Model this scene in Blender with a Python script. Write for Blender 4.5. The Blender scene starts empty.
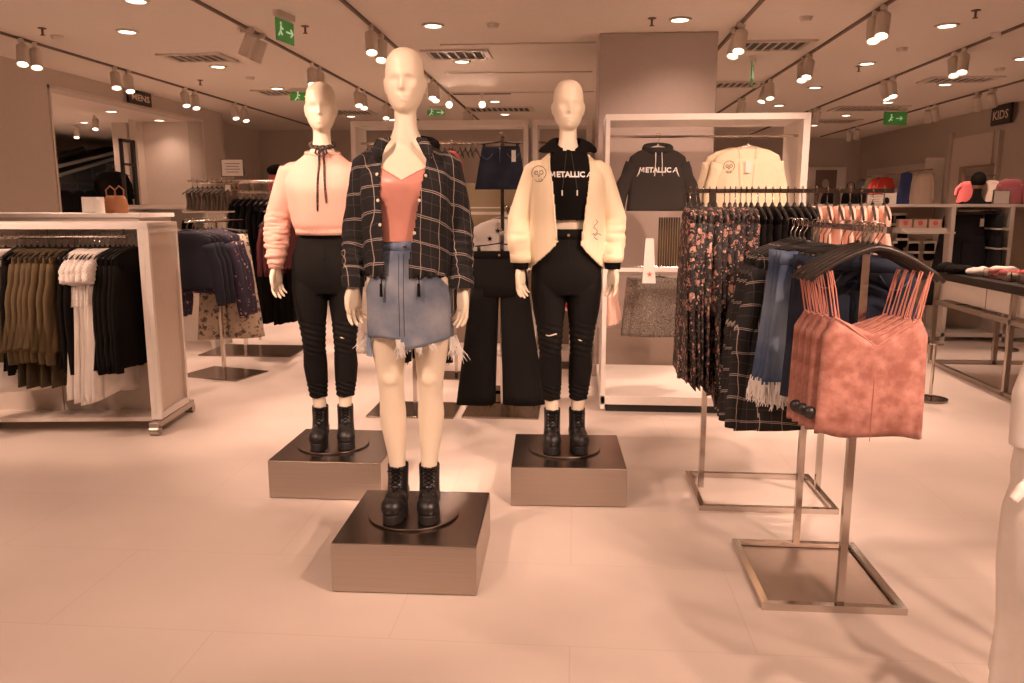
import bpy, math, random
from mathutils import Vector, Matrix, Quaternion, noise
from mathutils.bvhtree import BVHTree
random.seed(7)
R = math.radians
PI = math.pi
sc = bpy.context.scene
COL = sc.collection

# ---------------------------------------------------------------- camera, world, exposure
CAMH = 1.42
FPX = 796.0
PITCH = math.atan(136.5 / FPX)
YAW = R(4.5)
cam_d = bpy.data.cameras.new('camera')
cam_d.sensor_width = 36.0
cam_d.lens = 36.0 * FPX / 1024.0
cam_d.clip_start = 0.05
cam = bpy.data.objects.new('camera', cam_d)
COL.objects.link(cam)
cam.location = (0, 0, CAMH)
cam.rotation_euler = (R(90) - PITCH, 0, YAW)
sc.camera = cam
world = bpy.data.worlds.new('world')
sc.world = world
world.use_nodes = True
world.node_tree.nodes['Background'].inputs[0].default_value = (1.0, 0.72, 0.58, 1)
world.node_tree.nodes['Background'].inputs[1].default_value = 0.3
sc.view_settings.view_transform = 'Standard'
sc.view_settings.look = 'None'
sc.view_settings.gamma = 1.0
sc.view_settings.use_curve_mapping = False
sc.view_settings.exposure = 0.05
LIGHT = (1.0, 0.64, 0.485)
CEIL = 2.75
SPOT_W = 82.0
DOWN_W = 26.0


# pixel of the photograph -> a point of the place on a plane of known height, depth or side
def ray(px, py):
    x = (px - 512) / FPX
    y = -(py - 341.5) / FPX
    d1 = math.cos(PITCH) + y * math.sin(PITCH)
    d2 = -math.sin(PITCH) + y * math.cos(PITCH)
    c, s = math.cos(YAW), math.sin(YAW)
    return (c * x - s * d1, s * x + c * d1, d2)


def flr(px, py, z=0.0):
    d = ray(px, py)
    t = (z - CAMH) / d[2]
    return Vector((t * d[0], t * d[1], z))


def aty(px, py, Y):
    d = ray(px, py)
    t = Y / d[1]
    return Vector((t * d[0], Y, CAMH + t * d[2]))


def atx(px, py, X):
    d = ray(px, py)
    t = X / d[0]
    return Vector((X, t * d[1], CAMH + t * d[2]))


# ---------------------------------------------------------------- materials
MATS = {}


def mat(name, col, rough=0.6, metal=0.0, col2=None, nscale=20, bump=0.0, bscale=200, emit=0.0, sheen=0.0,
        stretch=(1, 1, 1), contrast=(0.35, 0.65), trans=0.0, alpha=1.0, spec=None):
    if name in MATS:
        return MATS[name]
    m = bpy.data.materials.new(name)
    m.use_nodes = True
    nt = m.node_tree
    b = nt.nodes['Principled BSDF']
    b.inputs['Base Color'].default_value = (*col, 1)
    b.inputs['Roughness'].default_value = rough
    b.inputs['Metallic'].default_value = metal
    if spec is not None:
        b.inputs['Specular IOR Level'].default_value = spec
    if sheen:
        b.inputs['Sheen Weight'].default_value = sheen
        b.inputs['Sheen Roughness'].default_value = 0.4
    if trans:
        b.inputs['Transmission Weight'].default_value = trans
    if alpha < 1:
        b.inputs['Alpha'].default_value = alpha
    if emit:
        b.inputs['Emission Color'].default_value = (*col, 1)
        b.inputs['Emission Strength'].default_value = emit
    tc = nt.nodes.new('ShaderNodeTexCoord')
    mp = nt.nodes.new('ShaderNodeMapping')
    mp.inputs['Scale'].default_value = stretch
    nt.links.new(tc.outputs['Object'], mp.inputs[0])
    n = nt.nodes.new('ShaderNodeTexNoise')
    n.inputs['Scale'].default_value = nscale
    n.inputs['Detail'].default_value = 4
    nt.links.new(mp.outputs[0], n.inputs['Vector'])
    if not emit:
        cr = nt.nodes.new('ShaderNodeValToRGB')
        cr.color_ramp.elements[0].position = contrast[0]
        cr.color_ramp.elements[1].position = contrast[1]
        c2 = col2 if col2 else tuple(min(1, c * 1.015) for c in col)
        c1 = col if col2 else tuple(c * 0.985 for c in col)
        cr.color_ramp.elements[0].color = (*c1, 1)
        cr.color_ramp.elements[1].color = (*c2, 1)
        nt.links.new(n.outputs[0], cr.inputs[0])
        nt.links.new(cr.outputs[0], b.inputs['Base Color'])
    if bump:
        n2 = nt.nodes.new('ShaderNodeTexNoise')
        n2.inputs['Scale'].default_value = bscale
        n2.inputs['Detail'].default_value = 3
        nt.links.new(mp.outputs[0], n2.inputs['Vector'])
        bp = nt.nodes.new('ShaderNodeBump')
        bp.inputs['Strength'].default_value = bump
        bp.inputs['Distance'].default_value = 0.004
        nt.links.new(n2.outputs[0], bp.inputs['Height'])
        nt.links.new(bp.outputs[0], b.inputs['Normal'])
    MATS[name] = m
    return m


def math_node(nt, op, a, b=None, c=None):
    n = nt.nodes.new('ShaderNodeMath')
    n.operation = op
    for i, v in enumerate((a, b, c)):
        if v is None:
            continue
        if isinstance(v, (int, float)):
            n.inputs[i].default_value = v
        else:
            nt.links.new(v, n.inputs[i])
    return n.outputs[0]


def plaid_mat(name, base, line, soft, px=0.085, pz=0.095):
    """woven check: double bright lines and thin grey ones running both ways"""
    m = mat(name, base, 0.85, bump=0.2, bscale=400)
    nt = m.node_tree
    b = nt.nodes['Principled BSDF']
    tc = nt.nodes['Texture Coordinate']
    wob = nt.nodes.new('ShaderNodeTexNoise')
    wob.inputs['Scale'].default_value = 7
    nt.links.new(tc.outputs['Object'], wob.inputs['Vector'])
    w = math_node(nt, 'MULTIPLY', math_node(nt, 'SUBTRACT', wob.outputs[0], 0.5), 0.03)
    sp = nt.nodes.new('ShaderNodeSeparateXYZ')
    nt.links.new(tc.outputs['Object'], sp.inputs[0])

    def band(coord, period, off, half):
        u = math_node(nt, 'FRACT', math_node(nt, 'DIVIDE', math_node(nt, 'ADD', coord, 10 + off), period))
        d = math_node(nt, 'ABSOLUTE', math_node(nt, 'SUBTRACT', u, 0.5))
        return math_node(nt, 'LESS_THAN', d, half / period)
    x = math_node(nt, 'ADD', math_node(nt, 'ADD', sp.outputs[0], math_node(nt, 'MULTIPLY', sp.outputs[1], 0.6)), w)
    z = math_node(nt, 'ADD', math_node(nt, 'ADD', sp.outputs[2], math_node(nt, 'ADD', math_node(nt, 'MULTIPLY', sp.outputs[0], 0.12), math_node(nt, 'MULTIPLY', sp.outputs[1], 0.45))), w)
    t1 = math_node(nt, 'MAXIMUM', band(z, pz, 0, 0.0013), band(z, pz, 0.0065, 0.0013))
    t2 = band(x, px, 0, 0.0013)
    t3 = math_node(nt, 'MAXIMUM', band(z, pz, 0.045, 0.001), band(x, px, 0.04, 0.001))
    strong = math_node(nt, 'MAXIMUM', t1, t2)
    mx = nt.nodes.new('ShaderNodeMixRGB')
    mx.inputs[1].default_value = (*base, 1)
    mx.inputs[2].default_value = (*soft, 1)
    nt.links.new(t3, mx.inputs[0])
    mx2 = nt.nodes.new('ShaderNodeMixRGB')
    mx2.inputs[2].default_value = (*line, 1)
    nt.links.new(mx.outputs[0], mx2.inputs[1])
    nt.links.new(strong, mx2.inputs[0])
    nt.links.new(mx2.outputs[0], b.inputs['Base Color'])
    return m


def floral_mat(name, base, cols, scale=26):
    m = mat(name, base, 0.8)
    nt = m.node_tree
    b = nt.nodes['Principled BSDF']
    tc = nt.nodes['Texture Coordinate']
    prev = None
    for i, (c, s, th) in enumerate(cols):
        v = nt.nodes.new('ShaderNodeTexVoronoi')
        v.inputs['Scale'].default_value = scale * s
        mp = nt.nodes.new('ShaderNodeMapping')
        mp.inputs['Location'].default_value = (i * 3.1, i * 1.7, i * 2.3)
        nz = nt.nodes.new('ShaderNodeTexNoise')
        nz.inputs['Scale'].default_value = scale * 4
        oi = nt.nodes.new('ShaderNodeObjectInfo')
        vm = nt.nodes.new('ShaderNodeVectorMath')
        vm.operation = 'MULTIPLY_ADD'
        nt.links.new(oi.outputs['Random'], vm.inputs[0])
        vm.inputs[1].default_value = (37.0, 53.0, 71.0)
        nt.links.new(tc.outputs['Object'], vm.inputs[2])
        nt.links.new(vm.outputs[0], mp.inputs[0])
        nt.links.new(vm.outputs[0], nz.inputs['Vector'])
        nt.links.new(mp.outputs[0], v.inputs['Vector'])
        d = math_node(nt, 'ADD', v.outputs['Distance'], math_node(nt, 'MULTIPLY', math_node(nt, 'SUBTRACT', nz.outputs[0], 0.5), 0.9))
        fac = math_node(nt, 'LESS_THAN', d, th)
        mx = nt.nodes.new('ShaderNodeMixRGB')
        mx.inputs[2].default_value = (*c, 1)
        if prev:
            nt.links.new(prev, mx.inputs[1])
        else:
            mx.inputs[1].default_value = (*base, 1)
        nt.links.new(fac, mx.inputs[0])
        prev = mx.outputs[0]
    nt.links.new(prev, b.inputs['Base Color'])
    return m


WALL = mat('wall_plaster', (0.56, 0.48, 0.42), 0.8)
CEILM = mat('ceiling_plaster', (0.74, 0.66, 0.58), 0.85)
COLM = mat('column_plaster', (0.5, 0.42, 0.38), 0.8)
WHITE = mat('white_laminate', (0.82, 0.76, 0.7), 0.35)
CREAMP = mat('cream_panel', (0.62, 0.54, 0.47), 0.5)
BROWNP = mat('taupe_panel', (0.3, 0.23, 0.19), 0.6)
STEEL = mat('brushed_steel', (0.45, 0.39, 0.34), 0.33, 1.0, col2=(0.50, 0.44, 0.385), nscale=60, stretch=(0.05, 1, 12))
STEELTOP = mat('polished_steel_top', (0.3, 0.25, 0.22), 0.27, 1.0)
CHROME = mat('chrome', (0.60, 0.54, 0.49), 0.14, 1.0)
DARKPLATE = mat('dark_steel_plate', (0.3, 0.25, 0.22), 0.2, 1.0)
BLACKP = mat('black_plastic', (0.02, 0.018, 0.017), 0.35)
BLACKM = mat('black_metal', (0.025, 0.022, 0.02), 0.5)
SKIN = mat('mannequin_skin', (0.84, 0.73, 0.57), 0.42, col2=(0.85, 0.74, 0.58))
LENS = mat('lamp_lens', (1.0, 0.8, 0.62), 0.4, emit=7.0)
LAMPW = mat('lamp_housing', (0.66, 0.58, 0.5), 0.5)
GREEN = mat('exit_green', (0.1, 0.42, 0.08), 0.4, emit=0.08)
PAPER = mat('white_card', (0.85, 0.8, 0.74), 0.6)
GLASS = mat('clear_acrylic', (0.9, 0.88, 0.84), 0.08, trans=0.95)
BLACKC = mat('black_cotton', (0.0085, 0.007, 0.0065), 0.9, bump=0.3, bscale=300, spec=0.1)
BLACKJ = mat('black_stretch_denim', (0.0085, 0.0075, 0.007), 0.8, bump=0.2, bscale=500, spec=0.15)
CHARC = mat('charcoal_sweat', (0.033, 0.026, 0.023), 0.9, bump=0.3, bscale=300)
PINKK = mat('blush_pink_knit', (0.78, 0.46, 0.37), 0.85, bump=0.25, bscale=350)
CREAMK = mat('cream_rib_knit', (0.88, 0.75, 0.54), 0.9, bump=0.5, bscale=160, stretch=(3, 3, 0.15))
SATIN = mat('rose_satin', (0.68, 0.3, 0.24), 0.32, bump=0.05, bscale=50)
DENIM = mat('washed_denim', (0.075, 0.115, 0.20), 0.85, col2=(0.33, 0.355, 0.40), nscale=7, bump=0.3, bscale=500, contrast=(0.3, 0.75))
DENIMD = mat('indigo_denim', (0.010, 0.016, 0.036), 0.85, col2=(0.036, 0.052, 0.09), nscale=6, bump=0.3, bscale=500, contrast=(0.4, 0.8))
DENIMM = mat('mid_blue_denim', (0.05, 0.09, 0.18), 0.85, col2=(0.36, 0.44, 0.56), nscale=11, stretch=(1, 1, .35), bump=0.3, bscale=500, contrast=(0.35, 0.8))
THREAD = mat('white_thread', (0.85, 0.82, 0.78), 0.9)
VELVET = mat('rose_velvet', (0.36, 0.135, 0.10), 0.65, col2=(0.60, 0.29, 0.235), nscale=26, contrast=(0.35, 0.7), sheen=0.5, bump=0.15, bscale=80)
VELSTRAP = mat('rose_strap', (0.62, 0.25, 0.19), 0.5)
OLIVE = mat('olive_twill', (0.10, 0.066, 0.027), 0.9, bump=0.3, bscale=200)
WHITEC = mat('white_cotton', (0.86, 0.80, 0.74), 0.85, bump=0.3, bscale=60)
LACE = mat('white_lace', (0.8, 0.74, 0.68), 0.9, col2=(0.66, 0.6, 0.55), nscale=90, contrast=(0.45, 0.55), bump=0.5, bscale=150)
NAVY = mat('navy_jersey', (0.007, 0.008, 0.016), 0.9)
PURPLE = mat('dark_purple_jersey', (0.028, 0.02, 0.045), 0.9)
BURG = mat('burgundy_jersey', (0.10, 0.018, 0.02), 0.9)
PINKT = mat('soft_pink_cotton', (0.82, 0.52, 0.42), 0.8)
RED = mat('coral_red', (0.75, 0.07, 0.05), 0.7)
CORAL = mat('pink_coral', (0.75, 0.16, 0.16), 0.7)
BLUE = mat('blue_cotton', (0.07, 0.11, 0.33), 0.85)
TAN = mat('tan_leather', (0.3, 0.12, 0.045), 0.5)
LEATHER = mat('black_leather', (0.014, 0.013, 0.013), 0.35, bump=0.2, bscale=120)
SUEDE = mat('black_suede', (0.012, 0.011, 0.011), 0.95)
RUBBER = mat('black_rubber', (0.016, 0.015, 0.015), 0.6)
TWEED = mat('grey_tweed', (0.08, 0.07, 0.06), 0.95, col2=(0.42, 0.35, 0.29), nscale=120, stretch=(1, 1, 3), contrast=(0.42, 0.68), bump=0.4)
PLAID = plaid_mat('black_plaid', (0.012, 0.011, 0.012), (0.40, 0.33, 0.29), (0.07, 0.06, 0.055))
FLORAL = floral_mat('dark_floral', (0.014, 0.013, 0.014), [((0.06, 0.065, 0.05), 1.4, 0.30), ((0.36, 0.19, 0.15), 1.0, 0.33), ((0.60, 0.38, 0.30), 1.5, 0.19), ((0.16, 0.03, 0.03), 2.0, 0.2)], 25)
EMBRO = floral_mat('purple_floral', (0.022, 0.016, 0.036), [((0.5, 0.28, 0.2), 1.0, 0.17), ((0.3, 0.06, 0.05), 1.5, 0.14)], 18)
BEIGEP = floral_mat('beige_pattern', (0.45, 0.36, 0.27), [((0.1, 0.08, 0.06), 1.0, 0.36), ((0.3, 0.15, 0.1), 1.4, 0.25)], 18)
SCARF = floral_mat('patterned_scarf', (0.02, 0.015, 0.015), [((0.35, 0.2, 0.15), 3.0, 0.3)], 40)
MIRROR = mat('mirror_glass', (0.75, 0.7, 0.66), 0.03, 1.0)


# ---------------------------------------------------------------- mesh builder
class MB:
    def __init__(s):
        s.v = []
        s.f = []

    def add(s, v, f):
        o = len(s.v)
        s.v += [tuple(p) for p in v]
        s.f += [tuple(i + o for i in q) for q in f]
        return s

    def merge(s, o):
        return s.add(o.v, o.f)

    def box(s, c, d, rz=0.0, taper=1.0):
        v = []
        for z in (-0.5, 0.5):
            k = taper if z > 0 else 1.0
            for x, y in ((-0.5, -0.5), (0.5, -0.5), (0.5, 0.5), (-0.5, 0.5)):
                p = Vector((x * d[0] * k, y * d[1] * k, 0))
                p.rotate(Matrix.Rotation(rz, 3, 'Z'))
                v.append((c[0] + p.x, c[1] + p.y, c[2] + z * d[2]))
        return s.add(v, [(3, 2, 1, 0), (4, 5, 6, 7), (0, 1, 5, 4), (1, 2, 6, 5), (2, 3, 7, 6), (3, 0, 4, 7)])

    def bx(s, a, b):
        return s.box([(a[i] + b[i]) / 2 for i in range(3)], [abs(b[i] - a[i]) for i in range(3)])

    def loft(s, rings, cap0=True, cap1=True, closed=True):
        n = len(rings[0])
        v = [p for r in rings for p in r]
        f = []
        for i in range(len(rings) - 1):
            for j in range(n if closed else n - 1):
                k = (j + 1) % n
                f.append((i * n + j, i * n + k, (i + 1) * n + k, (i + 1) * n + j))
        if cap0:
            f.append(tuple(range(n - 1, -1, -1)))
        if cap1:
            f.append(tuple((len(rings) - 1) * n + j for j in range(n)))
        return s.add(v, f)

    def tube(s, pts, r, n=8, caps=True, flat=None):
        pts = [Vector(p) for p in pts]
        if isinstance(r, (int, float)):
            r = [r] * len(pts)
        rings = []
        t0 = (pts[1] - pts[0]).normalized()
        up = Vector((0, 1, 0)) if abs(t0.y) < 0.9 else Vector((1, 0, 0))
        u = (up - t0 * up.dot(t0)).normalized()
        for i, p in enumerate(pts):
            if i == 0:
                t = t0
            elif i == len(pts) - 1:
                t = (pts[i] - pts[i - 1]).normalized()
            else:
                t = ((pts[i + 1] - p).normalized() + (p - pts[i - 1]).normalized())
                t = t.normalized() if t.length > 1e-6 else t0
            u = (u - t * u.dot(t)).normalized()
            w = t.cross(u)
            k = flat if flat else 1.0
            rings.append([p + (u * math.cos(2 * PI * j / n) * k + w * math.sin(2 * PI * j / n)) * r[i] for j in range(n)])
        return s.loft(rings, caps, caps)

    def blob(s, c, rad, nu=16, nv=10, rot=None):
        v = []
        c = Vector(c)
        for i in range(1, nv):
            th = PI * i / nv
            for j in range(nu):
                a = 2 * PI * j / nu
                p = Vector((math.sin(th) * math.cos(a) * rad[0], math.sin(th) * math.sin(a) * rad[1], math.cos(th) * rad[2]))
                if rot:
                    p.rotate(rot)
                v.append(c + p)
        f = []
        for i in range(nv - 2):
            for j in range(nu):
                k = (j + 1) % nu
                f.append((i * nu + j, (i + 1) * nu + j, (i + 1) * nu + k, i * nu + k))
        top = Vector((0, 0, rad[2]))
        bot = Vector((0, 0, -rad[2]))
        if rot:
            top.rotate(rot)
            bot.rotate(rot)
        v += [c + top, c + bot]
        T = len(v) - 2
        for j in range(nu):
            k = (j + 1) % nu
            f.append((T, j, k))
            f.append((T + 1, (nv - 2) * nu + k, (nv - 2) * nu + j))
        return s.add(v, f)

    def disc(s, c, r, h, n=32, r2=None):
        r2 = r if r2 is None else r2
        a = [(c[0] + r * math.cos(2 * PI * j / n), c[1] + r * math.sin(2 * PI * j / n), c[2]) for j in range(n)]
        b = [(c[0] + r2 * math.cos(2 * PI * j / n), c[1] + r2 * math.sin(2 * PI * j / n), c[2] + h) for j in range(n)]
        return s.loft([a, b])

    def ringz(s, c, r0, r1, h, n=32):
        rr = []
        for r, z in ((r0, 0), (r1, 0), (r1, h), (r0, h), (r0, 0)):
            rr.append([(c[0] + r * math.cos(2 * PI * j / n), c[1] + r * math.sin(2 * PI * j / n), c[2] + z) for j in range(n)])
        return s.loft(rr, False, False)

    def mesh(s, name):
        me = bpy.data.meshes.new(name)
        me.from_pydata([tuple(p) for p in s.v], [], s.f)
        me.update()
        return me

    def islands(s):
        par = list(range(len(s.v)))

        def find(i):
            while par[i] != i:
                par[i] = par[par[i]]
                i = par[i]
            return i
        for f in s.f:
            a = find(f[0])
            for i in f[1:]:
                par[find(i)] = a
        grp = {}
        for f in s.f:
            grp.setdefault(find(f[0]), []).append(f)
        out = []
        for fs in grp.values():
            used = sorted({i for f in fs for i in f})
            mp = {i: k for k, i in enumerate(used)}
            m = MB()
            m.v = [s.v[i] for i in used]
            m.f = [tuple(mp[i] for i in f) for f in fs]
            out.append(m)
        return out

    def split(s, name, m, parent=None, **k):
        return [i.build(name, m, parent, **k) for i in s.islands()]

    def build(s, name, m, parent=None, loc=None, rz=0.0, smooth=False, bevel=0.0, solid=0.0, subd=0):
        me = s.mesh(name)
        if smooth:
            me.polygons.foreach_set('use_smooth', [True] * len(me.polygons))
        me.materials.append(m)
        o = bpy.data.objects.new(name, me)
        COL.objects.link(o)
        if loc is not None:
            o.location = loc
        o.rotation_euler.z = rz
        if parent:
            o.parent = parent
        if solid:
            md = o.modifiers.new('solid', 'SOLIDIFY')
            md.thickness = solid
            md.offset = 0
        if bevel:
            md = o.modifiers.new('bevel', 'BEVEL')
            md.width = bevel
            md.segments = 2
            md.limit_method = 'ANGLE'
        if subd:
            md = o.modifiers.new('sub', 'SUBSURF')
            md.levels = md.render_levels = subd
        return o


def ell(cx, cy, z, a, b, n=40, pw=2.0, mod=None):
    r = []
    for j in range(n):
        t = 2 * PI * j / n
        c, s_ = math.cos(t), math.sin(t)
        e = 2.0 / pw
        k = mod(t) if mod else 1.0
        r.append((cx + a * k * math.copysign(abs(c) ** e, c), cy + b * k * math.copysign(abs(s_) ** e, s_), z))
    return r


def tag(o, label, cat, group=None):
    o['label'] = label
    o['category'] = cat
    if group:
        o['group'] = group
    return o


def thing(name, label, cat, loc=(0, 0, 0), rz=0.0, group=None):
    o = bpy.data.objects.new(name, None)
    o.empty_display_size = 0.1
    COL.objects.link(o)
    o.location = loc
    o.rotation_euler.z = rz
    return tag(o, label, cat, group)


def struct(o):
    o['kind'] = 'structure'
    return o


def copy_tree(o, parent=None):
    c = o.copy()
    COL.objects.link(c)
    c.parent = parent
    for ch in list(KIDS.get(o.name, [])) or [k for k in bpy.data.objects if k.parent == o]:
        copy_tree(ch, c)
    return c


KIDS = {}


def remesh(mb, voxel, smooth=4, factor=0.5):
    """union of overlapping closed shapes as one continuous surface"""
    me = mb.mesh('tmp')
    o = bpy.data.objects.new('tmp', me)
    COL.objects.link(o)
    md = o.modifiers.new('r', 'REMESH')
    md.mode = 'VOXEL'
    md.voxel_size = voxel
    sm = o.modifiers.new('s', 'SMOOTH')
    sm.iterations = smooth
    sm.factor = factor
    dg = bpy.context.evaluated_depsgraph_get()
    dg.update()
    me2 = bpy.data.meshes.new_from_object(o.evaluated_get(dg))
    out = MB()
    out.v = [v.co.copy() for v in me2.vertices]
    out.f = [tuple(p.vertices) for p in me2.polygons]
    out.n = [v.normal.copy() for v in me2.vertices]
    bpy.data.objects.remove(o)
    bpy.data.meshes.remove(me)
    bpy.data.meshes.remove(me2)
    return out


def displace(mb, fn):
    mb.v = [Vector(v) + n * fn(v) for v, n in zip(mb.v, mb.n)]
    return mb


def cut(mb, keep):
    """drop faces whose centre fails keep(); used for neck, hem and front openings"""
    f2 = []
    for f in mb.f:
        c = sum((Vector(mb.v[i]) for i in f), Vector()) / len(f)
        n = (Vector(mb.v[f[1]]) - Vector(mb.v[f[0]])).cross(Vector(mb.v[f[2]]) - Vector(mb.v[f[1]]))
        if n.length > 0:
            n.normalize()
        if keep(c, n):
            f2.append(f)
    used = sorted({i for f in f2 for i in f})
    mp = {i: k for k, i in enumerate(used)}
    out = MB()
    out.v = [mb.v[i] for i in used]
    if hasattr(mb, 'n'):
        out.n = [mb.n[i] for i in used]
    out.f = [tuple(mp[i] for i in f) for f in f2]
    return out


def bvh_of(mb):
    return BVHTree.FromPolygons([Vector(v) for v in mb.v], mb.f)


def on_front(bvh, x, z, off=0.003, y0=-1.0):
    h = bvh.ray_cast(Vector((x, y0, z)), Vector((0, 1, 0)))
    if h[0] is None:
        return Vector((x, -0.12, z))
    return h[0] - Vector((0, off, 0))


def text_mb(s, size, bold=0.0, extrude=0.0, align='CENTER'):
    cu = bpy.data.curves.new('t', 'FONT')
    cu.body = s
    cu.size = size
    cu.align_x = align
    cu.extrude = extrude
    cu.offset = bold
    cu.resolution_u = 2
    o = bpy.data.objects.new('t', cu)
    COL.objects.link(o)
    dg = bpy.context.evaluated_depsgraph_get()
    dg.update()
    me = bpy.data.meshes.new_from_object(o.evaluated_get(dg))
    m = MB()
    m.v = [v.co.copy() for v in me.vertices]
    m.f = [tuple(p.vertices) for p in me.polygons]
    bpy.data.objects.remove(o)
    bpy.data.curves.remove(cu)
    bpy.data.meshes.remove(me)
    return m


def pieces(name, mbs, m, parent, **k):
    return [x.build(name, m, parent, **k) for x in mbs]


# ---------------------------------------------------------------- the setting
b = MB()
b.bx((-13, -5, -0.1), (9, 19, 0))
fl = struct(b.build('floor', mat('floor_tile', (0.78, 0.70, 0.62), 0.38)))
nt = MATS['floor_tile'].node_tree
bs = nt.nodes['Principled BSDF']
br = nt.nodes.new('ShaderNodeTexBrick')
br.offset = 0.5
br.inputs['Scale'].default_value = 1.0
br.inputs['Brick Width'].default_value = 1.2
br.inputs['Row Height'].default_value = 0.6
br.inputs['Mortar Size'].default_value = 0.0025
br.inputs['Color1'].default_value = (0.70, 0.61, 0.545, 1)
br.inputs['Color2'].default_value = (0.69, 0.60, 0.535, 1)
br.inputs['Mortar'].default_value = (0.63, 0.545, 0.48, 1)
nt.links.new(nt.nodes['Texture Coordinate'].outputs['Object'], br.inputs['Vector'])
nz = nt.nodes.new('ShaderNodeTexNoise')
nz.inputs['Scale'].default_value = 1.6
nz.inputs['Detail'].default_value = 6
nt.links.new(nt.nodes['Texture Coordinate'].outputs['Object'], nz.inputs['Vector'])
hs = nt.nodes.new('ShaderNodeHueSaturation')
nt.links.new(math_node(nt, 'ADD', math_node(nt, 'MULTIPLY', nz.outputs[0], 0.3), 0.85), hs.inputs['Value'])
nt.links.new(br.outputs['Color'], hs.inputs['Color'])
nt.links.new(hs.outputs[0], bs.inputs['Base Color'])
nt.links.new(math_node(nt, 'ADD', math_node(nt, 'MULTIPLY', nz.outputs[0], 0.3), 0.25), bs.inputs['Roughness'])

b = MB()
b.bx((-13, -5, CEIL), (9, 19, CEIL + 0.1))
struct(b.build('ceiling', CEILM))
# shallow seams where the ceiling boards meet, running across the shop
for i, (x0, x1, y) in enumerate(((-1.15, 0.15, 6.93), (-1.35, 0.15, 8.39), (-1.5, 0.2, 9.83))):
    b = MB()
    b.bx((x0, y, CEIL - 0.012), (x1, y + 0.025, CEIL))
    struct(b.build('trim_%d' % (i + 1), LAMPW))

LX = -5.2
OY0, OY1, OZ = 7.79, 11.04, 2.56
REC = 0.85
b = MB()
b.bx((LX - 0.2, -5, 0), (LX, OY0, CEIL))
b.bx((LX - 0.2, OY1, 0), (LX, 11.72, CEIL))
b.bx((LX - 0.2, OY0, OZ), (LX, OY1, CEIL))
b.bx((-6.2, 11.5, 0), (LX - 0.2, 11.72, CEIL))
struct(b.build('wall_left', WALL))
b = MB()                                      # recess behind the opening: soffit, jambs and the inner wall with its big pane
b.bx((LX - REC, OY0, OZ), (LX - 0.2, OY1, OZ + 0.06))
b.bx((LX - REC - 0.1, 10.86, 0), (LX - REC, OY1 + 0.4, OZ + 0.06))
b.bx((LX - REC, OY1, 0), (LX - 0.2, OY1 + 0.05, OZ))
b.bx((LX - REC, OY0 - 0.05, 0), (LX - 0.2, OY0, OZ))
struct(b.build('wall_left_recess', mat('recess_plaster', (0.74, 0.64, 0.56), 0.8)))
b = MB()
for z0, z1, y0, y1 in ((0, OZ + 0.03, OY0 - 0.03, OY0), (0, OZ + 0.03, OY1, OY1 + 0.03), (OZ, OZ + 0.03, OY0 - 0.03, OY1 + 0.03)):
    b.bx((LX - 0.01, y0, z0), (LX + 0.015, y1, z1))
struct(b.build('trim_4', LAMPW))
b = MB()
b.bx((-5.95, 11.72, 0), (-5.75, 14.5, CEIL))
struct(b.build('wall_left_far', WALL))
b = MB()
b.bx((-5.95, 14.5, 0), (-0.2, 14.7, CEIL))
struct(b.build('wall_back_left', WALL))
b = MB()
b.bx((-0.4, 14.7, 0), (-0.2, 17, CEIL))
b.bx((-0.4, 17, 0), (5.8, 17.2, CEIL))
struct(b.build('wall_back', WALL))
# the right wall; its far stretch holds two shallow bays
RA = Vector((5.72, 17.0, 0))
RB = Vector((5.80, 6.0, 0))
RD = (RB - RA).normalized()
RN = Vector((-RD.y, RD.x, 0))
if RN.x > 0:
    RN = -RN                                  # towards the room
RRZ = math.atan2(RD.y, RD.x)


def on_right(px, py, off=0.0):
    """point of the oblique right wall (or a plane off metres in front of it) seen at a pixel"""
    d = Vector(ray(px, py))
    o = Vector((0, 0, CAMH))
    p0 = RA + RN * off
    t = (p0 - o).dot(RN) / d.dot(RN)
    return o + d * t


b = MB()
mid = (RA + RB) / 2 - RN * 0.1
b.box((mid.x, mid.y, CEIL / 2), ((RB - RA).length, 0.2, CEIL), RRZ)
b.bx((5.8, -5, 0), (6.0, 6.2, CEIL))
struct(b.build('wall_right', mat('right_wall_plaster', (0.5, 0.42, 0.36), 0.8)))
b = MB()
b.bx((-5.2, -5, 0), (6, -4.8, CEIL))
struct(b.build('wall_rear', WALL))
# column
b = MB()
b.bx((0.17, 6.6, 0), (1.09, 7.5, CEIL))
struct(b.build('column', COLM, bevel=0.01))
b = MB()
b.bx((0.155, 6.585, 0), (1.105, 7.515, 0.1))
struct(b.build('trim_5', COLM))

# ---------------------------------------------------------------- lamps
def lamp_light(parent, loc, power, angle, blend, target=None, radius=0.035, name='spot_bulb'):
    ld = bpy.data.lights.new(name, 'SPOT')
    ld.energy = power
    ld.color = LIGHT
    ld.spot_size = R(angle)
    ld.spot_blend = blend
    ld.shadow_soft_size = radius
    o = bpy.data.objects.new(name, ld)
    COL.objects.link(o)
    o.location = loc
    if parent:
        o.parent = parent
    return o


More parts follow.
